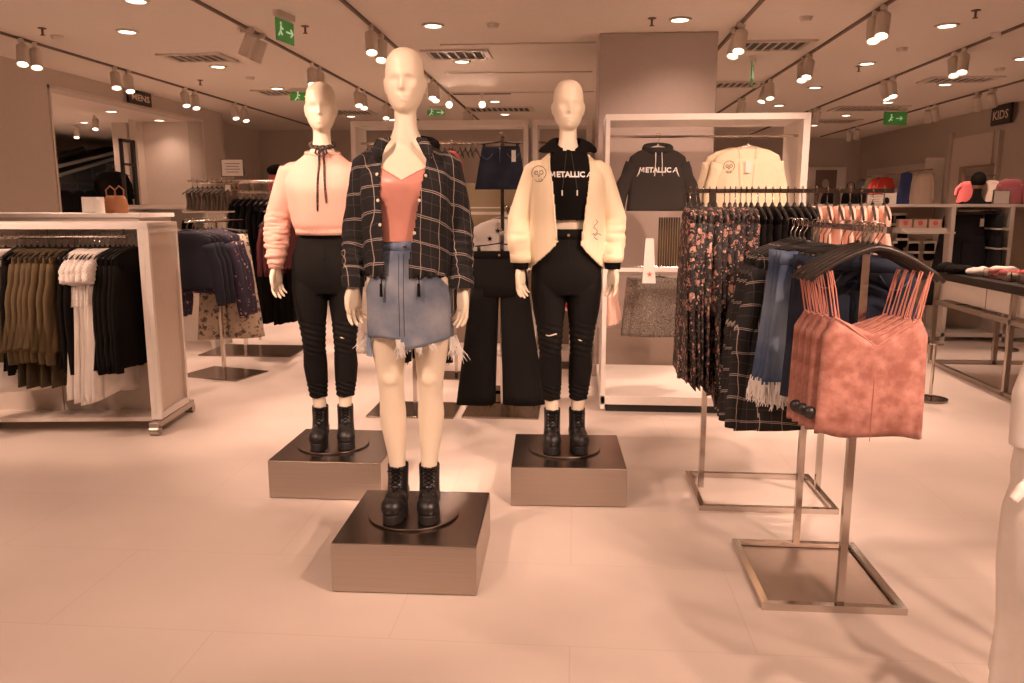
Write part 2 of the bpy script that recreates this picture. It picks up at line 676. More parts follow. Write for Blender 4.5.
def head_proto():
    t = thing('track_spotlight', '', 'spotlight')
    a = MB()
    a.box((0, 0, -0.025), (0.035, 0.10, 0.03))
    a.tube([(0, 0, -0.03), (0, 0, -0.10)], 0.008)
    a.build('track_adapter', LAMPW, t)
    h = MB()
    n = 20
    prof = [(0.040, 0.075), (0.046, 0.07), (0.046, -0.09), (0.042, -0.092), (0.040, -0.075)]
    h.loft([[(r * math.cos(2 * PI * j / n), r * math.sin(2 * PI * j / n), z) for j in range(n)] for r, z in prof])
    hd = h.build('lamp_head', LAMPW, t, smooth=False)
    hd.location = (0, 0, -0.13)
    l = MB()
    l.disc((0, 0, -0.086), 0.033, 0.008, 20)
    le = l.build('lens', LENS, hd)
    KIDS[t.name] = [c for c in bpy.data.objects if c.parent == t]
    KIDS[hd.name] = [le]
    KIDS[le.name] = []
    return t


HP = head_proto()
HP_USED = [False]


def spot_head(x, y, target, label, group, power=SPOT_W, angle=62, max_tilt=24):
    t = HP if not HP_USED[0] else copy_tree(HP)
    HP_USED[0] = True
    tag(t, label, 'spotlight', group)
    t.location = (x, y, CEIL)
    v = Vector(target) - Vector((x, y, CEIL - 0.13))
    t.rotation_euler.z = math.atan2(-v.x, v.y)
    tilt = min(math.atan2(math.hypot(v.x, v.y), -v.z), R(max_tilt))
    for c in bpy.data.objects:
        if c.parent == t and c.name.startswith('lamp_head'):
            c.rotation_euler.x = tilt
            if power:
                lamp_light(c, (0, 0, -0.105), power, angle, 0.6)
    return t


TRACKS = [(-4.48, 'leftmost ceiling track'), (-2.5, 'second ceiling track from the left'), (-1.54, 'ceiling track above the front mannequin'),
          (1.2, 'ceiling track just right of the column'), (2.05, 'fifth ceiling track from the left'), (3.3, 'sixth ceiling track from the left'),
          (4.78, 'rightmost ceiling track')]
for x, nm in TRACKS:
    b = MB()
    y1 = 13.8 if x < 0 else 16.5
    b.bx((x - 0.012, -4.5, CEIL - 0.018), (x + 0.012, y1, CEIL - 0.0))
    tag(b.build('lighting_track', mat('track_dark', (0.16, 0.11, 0.08), 0.6)), 'long thin %s, dark and slightly recessed' % nm, 'lighting track')


def ceil_y(px, py):
    return flr(px, py, CEIL).y


# (track index, pixel of the fixing, aim point)
SP = [
    (0, (8, 38), (-3.6, 4.6, 0.8)), (0, (24, 42), (-3.2, 4.7, 0.8)),
    (0, (113, 66), (-3.2, 6.0, 0.8)), (0, (128, 70), (-2.9, 6.2, 0.5)),
    (0, (192, 87), (-3.0, 7.6, 0.8)), (0, (204, 90), (-3.2, 7.8, 0.8)),
    (0, (249, 102), (-3.6, 9.5, 0.5)), (0, (258, 105), (-3.4, 9.8, 0.5)),
    (1, (243, 27), (-5.1, 6.2, 1.0)), (1, (256, 33), (-5.1, 6.8, 1.0)),
    (1, (309, 62), (-1.3, 3.9, 1.2)), (1, (317, 66), (-1.6, 4.4, 0.6)),
    (1, (356, 87), (-0.6, 5.5, 1.0)), (1, (361, 90), (-0.9, 5.4, 1.0)),
    (1, (386, 102), (-2.0, 9.0, 0.3)), (1, (391, 105), (-1.8, 9.4, 0.3)),
    (2, (372, 24), (-0.64, 3.0, 1.5)), (2, (381, 33), (-1.25, 3.9, 1.6)),
    (2, (436, 78), (-0.7, 5.4, 0.6)), (2, (441, 81), (-0.9, 5.8, 0.6)),
    (2, (457, 93), (0, 0.6, 1.3)),
    (2, (478, 108), (-1.0, 9.0, 0.4)), (2, (505, 112), (-0.6, 9.6, 0.4)),
    (3, (744, 22), (0.0, 3.9, 1.4)), (3, (737, 28), (0.6, 5.6, 1.2)),
    (4, (892, 4), (0.9, 3.4, 0.8)), (4, (880, 10), (1.6, 4.2, 0.2)),
    (4, (812, 53), (0.9, 5.6, 1.5)), (4, (803, 57), (1.6, 6.0, 0.1)),
    (4, (772, 78), (2.0, 8.2, 0.4)), (4, (765, 82), (1.2, 8.6, 0.4)), (4, (748, 97), (1.6, 10.6, 0.4)),
    (5, (980, 47), (2.6, 6.2, 0.3)), (5, (968, 51), (3.1, 6.4, 0.8)),
    (5, (904, 76), (3.3, 8.0, 1.0)), (5, (897, 79), (3.9, 8.2, 1.0)),
    (5, (818, 107), (2.9, 12.0, 0.4)), (5, (811, 109), (2.6, 12.2, 0.4)),
    (6, (984, 88), (5.6, 10.4, 0.8)), (6, (976, 92), (5.9, 11.2, 0.8)),
    (6, (924, 104), (6.6, 13.2, 1.0)), (6, (917, 106), (6.0, 13.8, 1.0)),
    (6, (857, 126), (5.2, 16.6, 1.2)), (6, (850, 128), (5.0, 16.8, 1.2)),
]
GRP = ['spotlights on the %s' % nm for _, nm in TRACKS]
count = {}
for ti, (px, py), tgt in SP:
    y = ceil_y(px, py)
    x = TRACKS[ti][0]
    count[ti] = count.get(ti, 0) + 1
    k = count[ti]
    nth = ['nearest', 'second', 'third', 'fourth', 'fifth', 'sixth', 'seventh', 'eighth'][k - 1]
    spot_head(x, y, tgt, max_tilt=80 if tgt[1] == 0.6 else 24, power=18 if tgt[1] == 0.6 else SPOT_W, label='%s visible spotlight from the front on the %s' % (nth, TRACKS[ti][1]), group=GRP[ti])
pp = flr(482, 93, CEIL)
spot_head(pp.x, pp.y, (0.1, 0.6, 1.3), 'glaring spotlight turned to the viewer, on the short rail between front and right mannequin heads', None, max_tilt=80, power=18)
b = MB()
b.bx((pp.x - .35, pp.y - .012, CEIL - .018), (pp.x + .35, pp.y + .012, CEIL))
tag(b.build('lighting_track', MATS['track_dark']), 'short crosswise ceiling rail holding one glaring spotlight', 'lighting track')
# the shop goes on behind the photographer: more of the same heads there, plus fill heads added for frame and robe
for ti, y, tgt in ((1, 3.1, (-1.25, 3.9, 1.5)), (2, 1.5, (-0.64, 2.98, 1.5)), (3, 1.4, (-0.4, 2.9, 1.1)), (3, 2.2, (-0.04, 3.95, 1.5)), (3, 3.4, (0.75, 5.5, 1.5)), (4, 3.9, (1.2, 5.5, .75)), (0, 3.4, (-3.3, 4.7, 0.9)), (3, 0.6, (0.95, 2.7, 0.9)),  # the two aimed at the white display frame are added to brighten it
                   (4, 1.2, (1.0, 2.6, 0.6)), (1, 1.2, (-1.8, 3.0, 0.1)), (5, 3.2, (2.6, 5.0, 0.1)), (4, 3.2, (0.9, 3.9, 1.0)),
                   (0, 2.4, (-3.4, 4.7, 0.8)), (0, 1.2, (-2.9, 4.2, 0.2)), (4, 0.7, (1.2, 1.9, 0.85)), (2, 0.7, (1.15, 1.9, 0.45)), (2, 2.4, (-1.3, 3.7, 1.2)), (2, 0.0, (-0.6, 1.6, 0.0)), (4, -0.4, (0.8, 1.6, 0.0)),  # the two aimed at the robe are added fill, one from its left
                   (5, 0.8, (1.6, 2.4, 0.4)), (1, -0.6, (-1.8, 1.4, 0.0)), (3, -2.0, (0.4, -1, 0)), (1, -2.4, (-2, -2, 0)), (5, -1.8, (3, -1, 0))):
    spot_head(TRACKS[ti][0], y, tgt, power=SPOT_W * (1.9 if tgt[2] >= .8 else 1.1), angle=50 if tgt[2] >= .8 else 62, label='white track spotlight nearer than the frame, on the %s' % TRACKS[ti][1], group='near spotlights on the ' + TRACKS[ti][1], max_tilt=70)

DL = [(127, 31, 'left of the leftmost vent'), (218, 66, 'right behind the leftmost vent'), (136, 0, 'cut by the top edge of the picture at left'),
      (433, 25, 'above the front mannequin at top'), (680, 19, 'above the column'), (947, 25, 'near the top right corner'),
      (867, 63, 'in the right ceiling beside a sprinkler'), (815, 87, 'behind the rail spotlights right of the column'), (779, 105, 'above the right corner of the white frame'),
      (753, 117, 'just over the white display frame'), (945, 84, 'in front of the right long vent'), (888, 102, 'between two tracks at right'), (846, 115, 'far off toward the back right wall'),
      (1023, 58, 'cut by the right edge of the picture'), (277, 88, 'in front of the green sign above the pink sweater mannequin'), (351, 116, 'between the two left mannequin heads'), (462, 61, 'below the middle vent'),
      (495, 101, 'right of the two glaring lamps'), (505, 114, 'far off above the denim skirt'), (814, 125, 'farthest at right, over the back wall'),
      ]
DLP = None
extra = [(-1.0, 1.2), (2.6, 1.4), (-3.4, 1.0), (0.6, -1.0), (-2.4, -1.6), (3.4, -1.2), (-3.6, 3.2), (4.8, 4.4)]


def downlight(x, y, z, label, group, power=DOWN_W):
    global DLP
    if DLP is None:
        t = thing('ceiling_downlight', label, 'ceiling light', group=group)
        a = MB()
        a.ringz((0, 0, -0.012), 0.062, 0.085, 0.012, 28)
        k1 = a.build('trim_ring', LAMPW, t)
        a = MB()
        a.disc((0, 0, -0.006), 0.062, 0.005, 28)
        k2 = a.build('diffuser', LENS, t)
        KIDS[t.name] = [k1, k2]
        DLP = t
    else:
        t = copy_tree(DLP)
        tag(t, label, 'ceiling light', group)
    t.location = (x, y, z)
    if power:
        lamp_light(t, (0, 0, -0.02), power, 130, 0.9, radius=0.06, name='downlight_bulb')
    return t


for px, py, lb in DL:
    p = flr(px, py, CEIL)
    downlight(p.x, p.y, CEIL, 'round recessed downlight ' + lb, 'recessed downlights in the shop ceiling')
for x, y in extra:
    downlight(x, y, CEIL, 'round recessed downlight nearer than the frame', 'recessed downlights in the shop ceiling')


def vent(px, py, w, d, rz, label):
    p = flr(px, py, CEIL)
    t = thing('ceiling_vent', label, 'air vent', (p.x, p.y, CEIL), rz, 'air vents in the ceiling')
    a = MB()
    for sx, sy, ww, dd in ((0, -d / 2, w, 0.05), (0, d / 2, w, 0.05), (-w / 2, 0, 0.05, d), (w / 2, 0, 0.05, d)):
        a.box((sx, sy, -0.008), (ww + 0.05, dd, 0.016) if ww > 0.05 else (0.05, dd, 0.016))
    a.build('frame', LAMPW, t)
    a = MB()
    a.box((0, 0, -0.002), (w, d, 0.003))
    a.build('backing', BLACKM, t)
    n = int(w / 0.07)
    a = MB()
    for i in range(n):
        a.box((-w / 2 + (i + 0.5) * w / n, 0, -0.008), (0.014, d, 0.014))
    a.build('slats', LAMPW, t)


for px, py, w, d, lb in ((198, 57, .55, .35, 'dark slotted air vent in the ceiling above the left opening'), (457, 54, .55, .4, 'square slatted air vent above the front mannequin'),
                         (771, 45, .6, .4, 'slatted air vent right of the column'), (736, 84, .5, .4, 'far air vent beside the column edge'), (292, 92, .8, .4, 'far dark vent under the green sign'),
                         (345, 112, .8, .5, 'small far vent between two mannequin heads'), (500, 109, .9, .5, 'small far vent above the denim skirt'), (960, 79, .7, .35, 'long dark vent at upper right'),
                         (868, 108, .9, .5, 'far slotted vent in front of the right green sign'), (824, 121, 1., .5, 'farthest slotted vent over the white frame corner')):
    vent(px, py, w, d, 0, lb)

for px, py, lb in ((42, 28, 'at far left, beyond the track'), (305, 26, 'beside the hanging green sign'), (652, 18, 'left of the downlight above the column'), (976, 10, 'top right by the bright downlight'),
                   (859, 66, 'beside the downlight in the right ceiling'), (200, 80, 'above the left wall corner')):
    p = flr(px, py, CEIL)
    a = MB()
    a.disc((0, 0, -0.006), 0.03, 0.006, 16)
    a.tube([(0, 0, 0), (0, 0, -0.05)], 0.008)
    a.disc((0, 0, -0.055), 0.018, 0.004, 12)
    tag(a.build('fire_sprinkler', mat('sprinkler_metal', (0.2, 0.13, 0.09), 0.4, 1.0), loc=p), 'small metal ceiling sprinkler ' + lb, 'sprinkler', 'sprinklers in the ceiling')
for px, py, lb in ((57, 36, 'at far left'), (250, 77, 'beyond the second track'), (902, 48, 'dark, in the right ceiling'), (493, 24, 'above and right of the front mannequin'),
                   (806, 17, 'near the top at right'), (1000, 68, 'close to the right edge'), (997, 33, 'upper right beyond the sixth track'), (875, 122, 'far right over the back corner')):
    p = flr(px, py, CEIL)
    a = MB()
    a.disc((0, 0, -0.03), 0.035, 0.03, 20, 0.05)
    tag(a.build('smoke_detector', LAMPW, loc=p, bevel=0.004), 'round ceiling smoke detector ' + lb, 'smoke detector', 'smoke detectors in the ceiling')


def green_sign(px, py, z, w, h, rz, label):
    p = flr(px, py, CEIL)
    t = thing('exit_sign', label, 'exit sign', (p.x, p.y, CEIL), rz, 'green hanging exit signs')
    a = MB()
    a.box((0, 0, -0.02), (w * 0.9, 0.05, 0.04))
    a.tube([(-w * 0.3, 0, 0), (-w * 0.3, 0, -0.06)], 0.004)
    a.tube([(w * 0.3, 0, 0), (w * 0.3, 0, -0.06)], 0.004)
    a.build('mounting_bar', LAMPW, t)
    a = MB()
    a.box((0, 0, -0.05 - h / 2), (w, 0.008, h))
    a.build('panel', GREEN, t)
    a = MB()          # running figure and arrow
    for s_ in (-1, 1):
        y = s_ * 0.006
        zc = -0.05 - h / 2
        a.blob((-0.06, y, zc + 0.045), (0.012, 0.002, 0.012), 10, 6)
        for q in (((-0.06, zc + 0.03), (-0.068, zc - 0.01)), ((-0.068, zc - 0.01), (-0.045, zc - 0.03)), ((-0.068, zc - 0.01), (-0.095, zc - 0.04)), ((-0.06, zc + 0.02), (-0.035, zc + 0.01)),
                  ((0.01, zc), (0.1, zc)), ((0.1, zc), (0.07, zc + 0.025)), ((0.1, zc), (0.07, zc - 0.025))):
            a.tube([(q[0][0], y, q[0][1]), (q[1][0], y, q[1][1])], 0.006, 6)
    a.build('pictogram', mat('exit_white', (0.7, 1.0, 0.7), 0.5, emit=0.3), t)


green_sign(284, 13, 0, .24, .15, R(80), 'green hanging exit sign at top left of the front mannequin')
green_sign(303, 88, 0, .3, .09, R(5), 'small green exit sign far behind the pink sweater mannequin')
green_sign(753, 58, 0, .3, .2, R(75), 'edge-on green exit sign right of the column')
green_sign(896, 108, 0, .34, .18, R(10), 'green exit sign far off in the right ceiling')
green_sign(436, 106, 0, .24, .07, R(5), 'faint green exit sign right of the front mannequin head')

# ================================================================ mannequins
HEADP = [(.122, 0, 0, 0), (.119, .024, .028, .030), (.112, .041, .047, .052), (.098, .0565, .064, .073), (.075, .0675, .078, .090), (.04, .0730, .086, .098), (.005, .0735, .088, .100), (-.03, .0705, .087, .092),
         (-.06, .0665, .086, .074), (-.085, .0565, .083, .056), (-.103, .043, .077, .042), (-.116, .026, .064, .032), (-.122, 0, 0, 0)]


def head_w(z):
    for i in range(len(HEADP) - 1):
        a_, b_ = HEADP[i], HEADP[i + 1]
        if z >= b_[0] - 1e-9:
            # interpolate the squares so the ends stay round
            t = (a_[0] - z) / (a_[0] - b_[0])
            if i == 0 or i == len(HEADP) - 2:
                return tuple(math.sqrt(max(0, a_[q] ** 2 + (b_[q] ** 2 - a_[q] ** 2) * t)) for q in (1, 2, 3))
            return tuple(a_[q] + (b_[q] - a_[q]) * t for q in (1, 2, 3))
    return (0, 0, 0)


def head_mb(cz, tilt=0.0):
    """smooth abstract female head, face towards -Y, centre of the skull at (0,0,cz)"""
    nu, nv = 72, 60
    v, f = [], []
    for i in range(nv + 1):
        t = i / nv
        ph = PI * t
        z = math.cos(ph)                              # 1 top .. -1 chin
        for j in range(nu):
            a = 2 * PI * j / nu
            dx, dy = math.cos(a), math.sin(a)         # dy<0 is the face
            r = math.sin(ph)
            wx, wf, wb = head_w(z * 0.122)
            x = dx * wx
            y = dy * (wb if dy > 0 else wf)
            zz = z * 0.122
            y += 0.006
            # features in the face plane
            if dy < 0:
                g = lambda cx, czz, sx, sz: math.exp(-((x - cx) / sx) ** 2 - ((zz - czz) / sz) ** 2)
                dep = 0.0
                dep += 0.006 * math.exp(-((zz - 0.018) / 0.014) ** 2) * math.exp(-(x / 0.05) ** 2)         # brow
                dep -= 0.015 * (g(-0.030, -0.004, 0.017, 0.013) + g(0.030, -0.004, 0.017, 0.013))            # sockets
                dep += 0.0055 * (g(-0.030, -0.006, 0.011, 0.007) + g(0.030, -0.006, 0.011, 0.007))           # lids
                nz_ = 0.0
                if -0.046 < zz < 0.02:
                    k = (0.02 - zz) / 0.066
                    nz_ = 0.024 * k ** 1.1 * math.exp(-(x / (0.0055 + 0.0055 * k)) ** 2) * min(1, (zz + 0.046) / 0.008)
                dep += nz_
                dep += 0.013 * g(0, -0.063, 0.020, 0.0052) + 0.013 * g(0, -0.0785, 0.018, 0.0055)            # lips
                dep -= 0.008 * g(0, -0.0707, 0.022, 0.003)
                dep -= 0.003 * g(0, -0.084, 0.014, 0.005)
                dep += 0.006 * g(0, -0.102, 0.018, 0.012)                                                     # chin
                dep += 0.004 * (g(-0.045, -0.03, 0.018, 0.018) + g(0.045, -0.03, 0.018, 0.018))              # cheeks
                y -= dep * min(1.0, -dy * 3)
            v.append((x, y, zz))
    for i in range(nv):
        for j in range(nu):
            k = (j + 1) % nu
            f.append((i * nu + j, (i + 1) * nu + j, (i + 1) * nu + k, i * nu + k))
    m = MB()
    m.add([(p[0], p[1], p[2] + cz) for p in v], f)
    for s_ in (-1, 1):                                # ears
        rot = Matrix.Rotation(s_ * R(-18), 3, 'Z')
        m.blob((s_ * 0.074, 0.012, cz - 0.018), (0.006, 0.014, 0.029), 12, 8, rot)
        m.tube([(s_ * 0.076, 0.022, cz - 0.03), (s_ * 0.082, 0.026, cz - 0.01), (s_ * 0.081, 0.018, cz + 0.008), (s_ * 0.076, 0.006, cz + 0.006)], 0.004, 6)
    return m


def hand_mb(side, curl=0.35, turn=0.0):
    """relaxed hand hanging along -Z from the wrist at the origin; thumb towards -Y, palm facing the thigh"""
    m = MB()
    # palm: wide along Y, thin along X
    rings = []
    for z, w, t, cy in ((0.02, 0.024, 0.021, 0), (-0.01, 0.026, 0.020, 0), (-0.03, 0.033, 0.018, -0.002), (-0.055, 0.039, 0.016, -0.001), (-0.08, 0.040, 0.014, 0), (-0.094, 0.037, 0.011, 0)):
        rings.append([(t * math.cos(a) * (1 if True else 0), cy + w * math.sin(a), z) for a in [2 * PI * j / 20 for j in range(20)]])
    m.loft(rings)
    inn = -side                                       # palm side
    specs = [(-0.029, 0.074, 0.0085, -0.10), (-0.0098, 0.083, 0.0087, -0.03), (0.0102, 0.077, 0.0083, 0.04), (0.0290, 0.062, 0.0074, 0.12)]
    for k, (y, L, r, fan) in enumerate(specs):
        pts = []
        p = Vector((0, y, -0.084))
        a = curl * (0.35 + 0.12 * k)
        pts.append(p.copy())
        for seg in (0.45, 0.30, 0.25):
            d = Vector((inn * math.sin(a), fan, -math.cos(a))).normalized()
            n2 = 2
            for _ in range(n2):
                p = p + d * (L * seg / n2)
                pts.append(p.copy())
            a += curl * 0.95
        m.tube(pts, [r, r * 1.0, r * 1.03, r * 0.95, r * 0.95, r * 0.85, r * 0.62], 10)
        m.blob(pts[-1], (r * .62, r * .62, r * .62), 8, 6)
    th = [Vector((inn * 0.004, -0.024, -0.02)), Vector((inn * 0.012, -0.042, -0.045)), Vector((inn * 0.018, -0.052, -0.068)), Vector((inn * 0.022, -0.053, -0.088)), Vector((inn * 0.026, -0.050, -0.104))]
    m.tube(th, [0.014, 0.0135, 0.0105, 0.010, 0.0068], 10)
    m.blob(th[-1], (.0068, .0068, .0068), 8, 6)
    out = remesh(m, 0.0026, 3)
    rot = Matrix.Rotation(turn, 3, 'Z')
    out.v = [rot @ v for v in out.v]
    return out


TORSO = [(0.80, 0, 0, .12, .085), (0.86, 0, .004, .158, .108), (0.93, 0, .008, .168, .118), (1.0, 0, .006, .158, .108), (1.07, 0, 0, .130, .092), (1.13, 0, -.004, .116, .085), (1.20, 0, -.006, .122, .088),
         (1.27, 0, -.012, .134, .102), (1.33, 0, -.018, .142, .112), (1.38, 0, -.008, .150, .098), (1.42, 0, .004, .152, .080), (1.45, 0, .010, .122, .064), (1.478, 0, .012, .080, .054), (1.51, 0, .010, .058, .052),
         (1.56, 0, .006, .043, .044), (1.66, 0, .008, .042, .046)]


def densify(rr, k=5):
    """smooth curve through the cross-sections"""
    out = []
    for i in range(len(rr) - 1):
        a, b, c, d = rr[max(0, i - 1)], rr[i], rr[i + 1], rr[min(len(rr) - 1, i + 2)]
        for q in range(k):
            t = q / k
            out.append([tuple(.5 * (2 * B[m] + (C[m] - A[m]) * t + (2 * A[m] - 5 * B[m] + 4 * C[m] - D[m]) * t * t + (3 * B[m] - A[m] - 3 * C[m] + D[m]) * t ** 3) for m in range(3)) for A, B, C, D in zip(a, b, c, d)])
    out.append(rr[-1])
    return out


def torso(grow=0.0, z0=0.0, z1=9, extra=None):
    rr = []
    for z, cx, cy, a, b_ in TORSO:
        if z0 <= z <= z1:
            e = extra(z) if extra else (0, 0)
            rr.append(ell(cx, cy, z, a + grow + e[0], b_ + grow + e[1], 40, 2.3))
    return MB().loft(densify(rr, 4))


def leg_pts(s_, foot_x):
    k = foot_x
    return [(s_ * .088, .004, .90), (s_ * .088, 0, .82), (s_ * .086, -.004, .72), (s_ * .082, -.008, .63), (s_ * .079, -.012, .565), (s_ * .078, -.004, .50), (s_ * .078, .012, .42), (s_ * .074, .016, .34), (s_ * .068, .014, .25), (k * s_, .012, .17), (k * s_, .010, .10), (k * s_, .010, .06)]


LEG_R = [.082, .083, .074, .060, .053, .049, .054, .049, .037, .031, .033, .034]


def arm_pts(s_, elbow, wrist):
    sh = Vector((s_ * .150, .006, 1.412))
    el = Vector(elbow)
    wr = Vector(wrist)
    el.x *= s_
    wr.x *= s_
    return [sh, sh.lerp(el, .33), sh.lerp(el, .66), el, el.lerp(wr, .4), el.lerp(wr, .75), wr]


ARM_R = [.036, .037, .036, .033, .032, .026, .0215]


def make_body(elbows, wrists, turns):
    m = torso()
    m.merge(head_mb(1.715))
    m.tube([(0, .010, 1.49), (0, .006, 1.54), (0, .006, 1.60), (0, .012, 1.67)], [.054, .044, .042, .046], 24)
    for s_ in (-1, 1):
        m.tube(leg_pts(s_, .064), LEG_R, 20)
        m.blob((s_ * .09, .03, .88), (.075, .085, .08))
        m.blob((s_ * .066, -.0, .06), (.035, .08, .03))
        m.blob((s_ * .062, -.088, 1.315), (.05, .034, .055))
        m.blob((s_ * .078, -.058, .575), (.03, .012, .032), 12, 8)
        ap = arm_pts(s_, elbows[s_], wrists[s_])
        m.blob(ap[0] + Vector((0, 0, -.012)), (.037, .037, .037))
        m.tube(ap, ARM_R, 16)
    out = remesh(m, 0.0055, 5)
    for s_ in (-1, 1):
        w = arm_pts(s_, elbows[s_], wrists[s_])[-1]
        h = hand_mb(s_, 0.35, turns[s_])
        out.add([v + w + Vector((0, 0, 0.0)) for v in h.v], h.f)
    return out


def shoe(parent, x, y, rz):
    """lace-up platform boot"""
    m = MB()
    out = []
    n = 36
    for j in range(n):
        a = 2 * PI * j / n
        yy = math.sin(a)
        w = 0.047 if yy < 0 else 0.040
        if -0.5 < yy < 0.6:
            w *= 0.96
        out.append((math.copysign(abs(math.cos(a)) ** 0.8, math.cos(a)) * w, -0.03 + yy * 0.125))
    m.loft([[(px * k, (py + 0.03) * k - 0.03, z) for px, py in out] for z, k in ((0.0, .97), (0.004, 1.0), (0.036, 1.0), (0.04, .97))])
    for hz in (0.012, 0.02, 0.028):
        pass
    m2 = MB()
    m2.blob((0, -0.105, 0.062), (0.046, 0.052, 0.040))
    m2.blob((0, -0.05, 0.072), (0.043, 0.07, 0.045))
    m2.blob((0, 0.045, 0.075), (0.040, 0.048, 0.055))
    rr = []
    for z, cy, a, b_ in ((0.05, 0.0, .043, .085), (0.10, 0.012, .040, .062), (0.14, 0.022, .040, .052), (0.185, 0.026, .041, .050), (0.2, 0.027, .041, .050)):
        rr.append(ell(0, cy, z, a, b_, 28))
    m2.loft(rr)
    up = remesh(m2, 0.0045, 4)
    up = cut(up, lambda c, nn: not (c.z > 0.194 and nn.z > 0.5))
    o = up.build('boot', LEATHER, parent, (x, y, 0), rz, smooth=True, solid=0.004)
    m.build('platform_sole', RUBBER, o, smooth=False, bevel=0.004)
    bv = bvh_of(up)
    lc = MB()
    zs = [0.105, 0.122, 0.139, 0.156, 0.173, 0.19]
    fr = lambda xx, zz: on_front(bv, xx, zz, 0.003)
    for i in range(len(zs) - 1):
        for s_ in (-1, 1):
            lc.tube([fr(-s_ * .017, zs[i]), fr(0, (zs[i] + zs[i + 1]) / 2) - Vector((0, .003, 0)), fr(s_ * .017, zs[i + 1])], .0025, 6)
    for s_ in (-1, 1):
        p = fr(0, .19)
        lc.tube([p, p + Vector((s_ * .02, -.012, .008)), p + Vector((s_ * .034, -.006, -.008)), p + Vector((s_ * .012, -.008, -.004))], .002, 6)
    lc.build('laces', BLACKC, o)
    ey = MB()
    for z in zs:
        for s_ in (-1, 1):
            ey.blob(fr(s_ * .020, z), (.0032, .002, .0032), 8, 6)
    ey.split('eyelet', CHROME, o)
    tg = MB()
    tg.tube([(0, .078, .17), (0, .086, .185), (0, .08, .2)], .004, 6)
    tg.build('pull_tab', BLACKC, o)
    return o


def leggings(hip_z, hem_z, grow=0.006, hem_flare=0.0):
    m = MB()
    m.merge(torso(grow, 0.80, hip_z))
    top = [t for t in TORSO if t[0] <= hip_z][-1]
    m.loft([ell(0, top[2], hip_z - .03, top[3] + grow, top[4] + grow, 40, 2.3), ell(0, -.003, hip_z, .118 + grow, .087 + grow, 40, 2.3)])
    for s_ in (-1, 1):
        pts = [p for p in leg_pts(s_, .064) if p[2] >= hem_z - .04]
        m.tube(pts, [r + grow for r in LEG_R[:len(pts)]], 20)
        m.blob((s_ * .09, .03, .88), (.075 + grow, .085 + grow, .08 + grow))
    out = remesh(m, 0.0055, 4)

    def wr(v):
        z = v[2]
        k = 0.0
        if z < hem_z + .12:
            k += .0025 * math.sin(z * 260 + v[0] * 90)
        if .48 < z < .66:
            k += .0018 * math.sin(z * 210 + v[0] * 60)
        k += .002 * noise.noise(Vector((v[0] * 18, v[1] * 18, z * 10)))
        return k
    displace(out, wr)
    return cut(out, lambda c, n: c.z > hem_z and not (c.z > hip_z - .008))


def sleeve_fold(v, s_=1):
    return .003 * noise.noise(Vector((v[0] * 25, v[1] * 25, v[2] * 14)))


class Mannequin:
    def __init__(s, label, pos, rz, elbows, wrists, turns, rzh=0):
        s.t = thing('mannequin', label, 'mannequin', pos, rz, 'dressed mannequins on steel plinths')
        s.t.scale = (.98, .98, .98)
        s.el, s.wr = elbows, wrists
        s.body = make_body(elbows, wrists, turns)
        s.body.build('body', SKIN, s.t, smooth=True)
        shoe(s.t, -.066, 0, R(-3))
        shoe(s.t, .066, 0, R(3))

    def arm(s, sd):
        return arm_pts(sd, s.el[sd], s.wr[sd])


PL = []


def plinth(pos, w, d, h, rz, label):
    t = thing('display_plinth', label, 'display plinth', pos, rz, 'brushed steel plinths under the mannequins')
    a = MB()
    a.box((0, 0, h / 2), (w, d, h - .008))
    a.build('box', STEEL, t, bevel=.002)
    a = MB()
    a.box((0, 0, h - .003), (w - .006, d - .006, .004))
    a.build('top_plate', STEELTOP, t)
    return t


PH = 0.195
plinth((-0.618, 2.985, 0), .54, .56, PH, R(1), 'brushed steel square plinth in front, under the plaid shirt mannequin')
plinth((-0.025, 3.90, 0), .55, .56, PH, R(2), 'brushed steel square plinth at right, under the hooded cardigan mannequin')
plinth((-1.20, 3.90, 0), .56, .56, PH, R(0), 'brushed steel square plinth at left, under the pink sweater mannequin')


def base_disc(par, r=.185):
    a = MB()
    a.disc((.0, .0, .0), r, .008, 64)
    return a.build('base_plate', STEELTOP, par, bevel=.002)


DZ = 0.0095
# ---- front mannequin: plaid shirt, rose camisole, denim skirt
E1 = {-1: (.205, .02, 1.17), 1: (.205, .02, 1.17)}
W1 = {-1: (.214, -.03, .945), 1: (.214, -.03, .94)}
MF = Mannequin('tall bald cream mannequin in front wearing black plaid shirt and frayed denim skirt', (-.632, 3.0, PH + DZ), R(4), E1, W1, {-1: R(-35), 1: R(35)})
MF.t.scale = (.97, .97, .97)
o = base_disc(MF.t)
o.location = (0, -.0, -.0085)

# camisole: satin shell over the torso
m = torso(.006, 1.06, 1.45)
for s_ in (-1, 1):
    m.blob((s_ * .062, -.088, 1.315), (.056, .040, .061))
cam_top = remesh(m, .0055, 3)
displace(cam_top, lambda v: .002 * noise.noise(Vector((v[0] * 20, v[1] * 20, v[2] * 9))) + .002)
cam_top = cut(cam_top, lambda c, n: c.z > 1.114 and (c.z < 1.345 + abs(c.x) * .55 if c.y < 0 else c.z < 1.33) and c.z < 1.40)
o = cam_top.build('camisole', SATIN, MF.t, smooth=True, solid=.003)
bb = bvh_of(MF.body)
st = MB()
for s_ in (-1, 1):
    st.tube([on_front(bb, s_ * .088, 1.385 + k * .013, .004) for k in range(5)], .003, 6)
st.split('strap', SATIN, o)
neck = MB()
cb = bvh_of(cam_top)
neck.tube([on_front(cb, s_ * k * .0095, 1.343 + k * .0095 * .55, .002) for s_ in (-1,) for k in range(9, -1, -1)] + [on_front(cb, k * .0095, 1.343 + k * .0095 * .55, .002) for k in range(1, 10)], .002, 6)
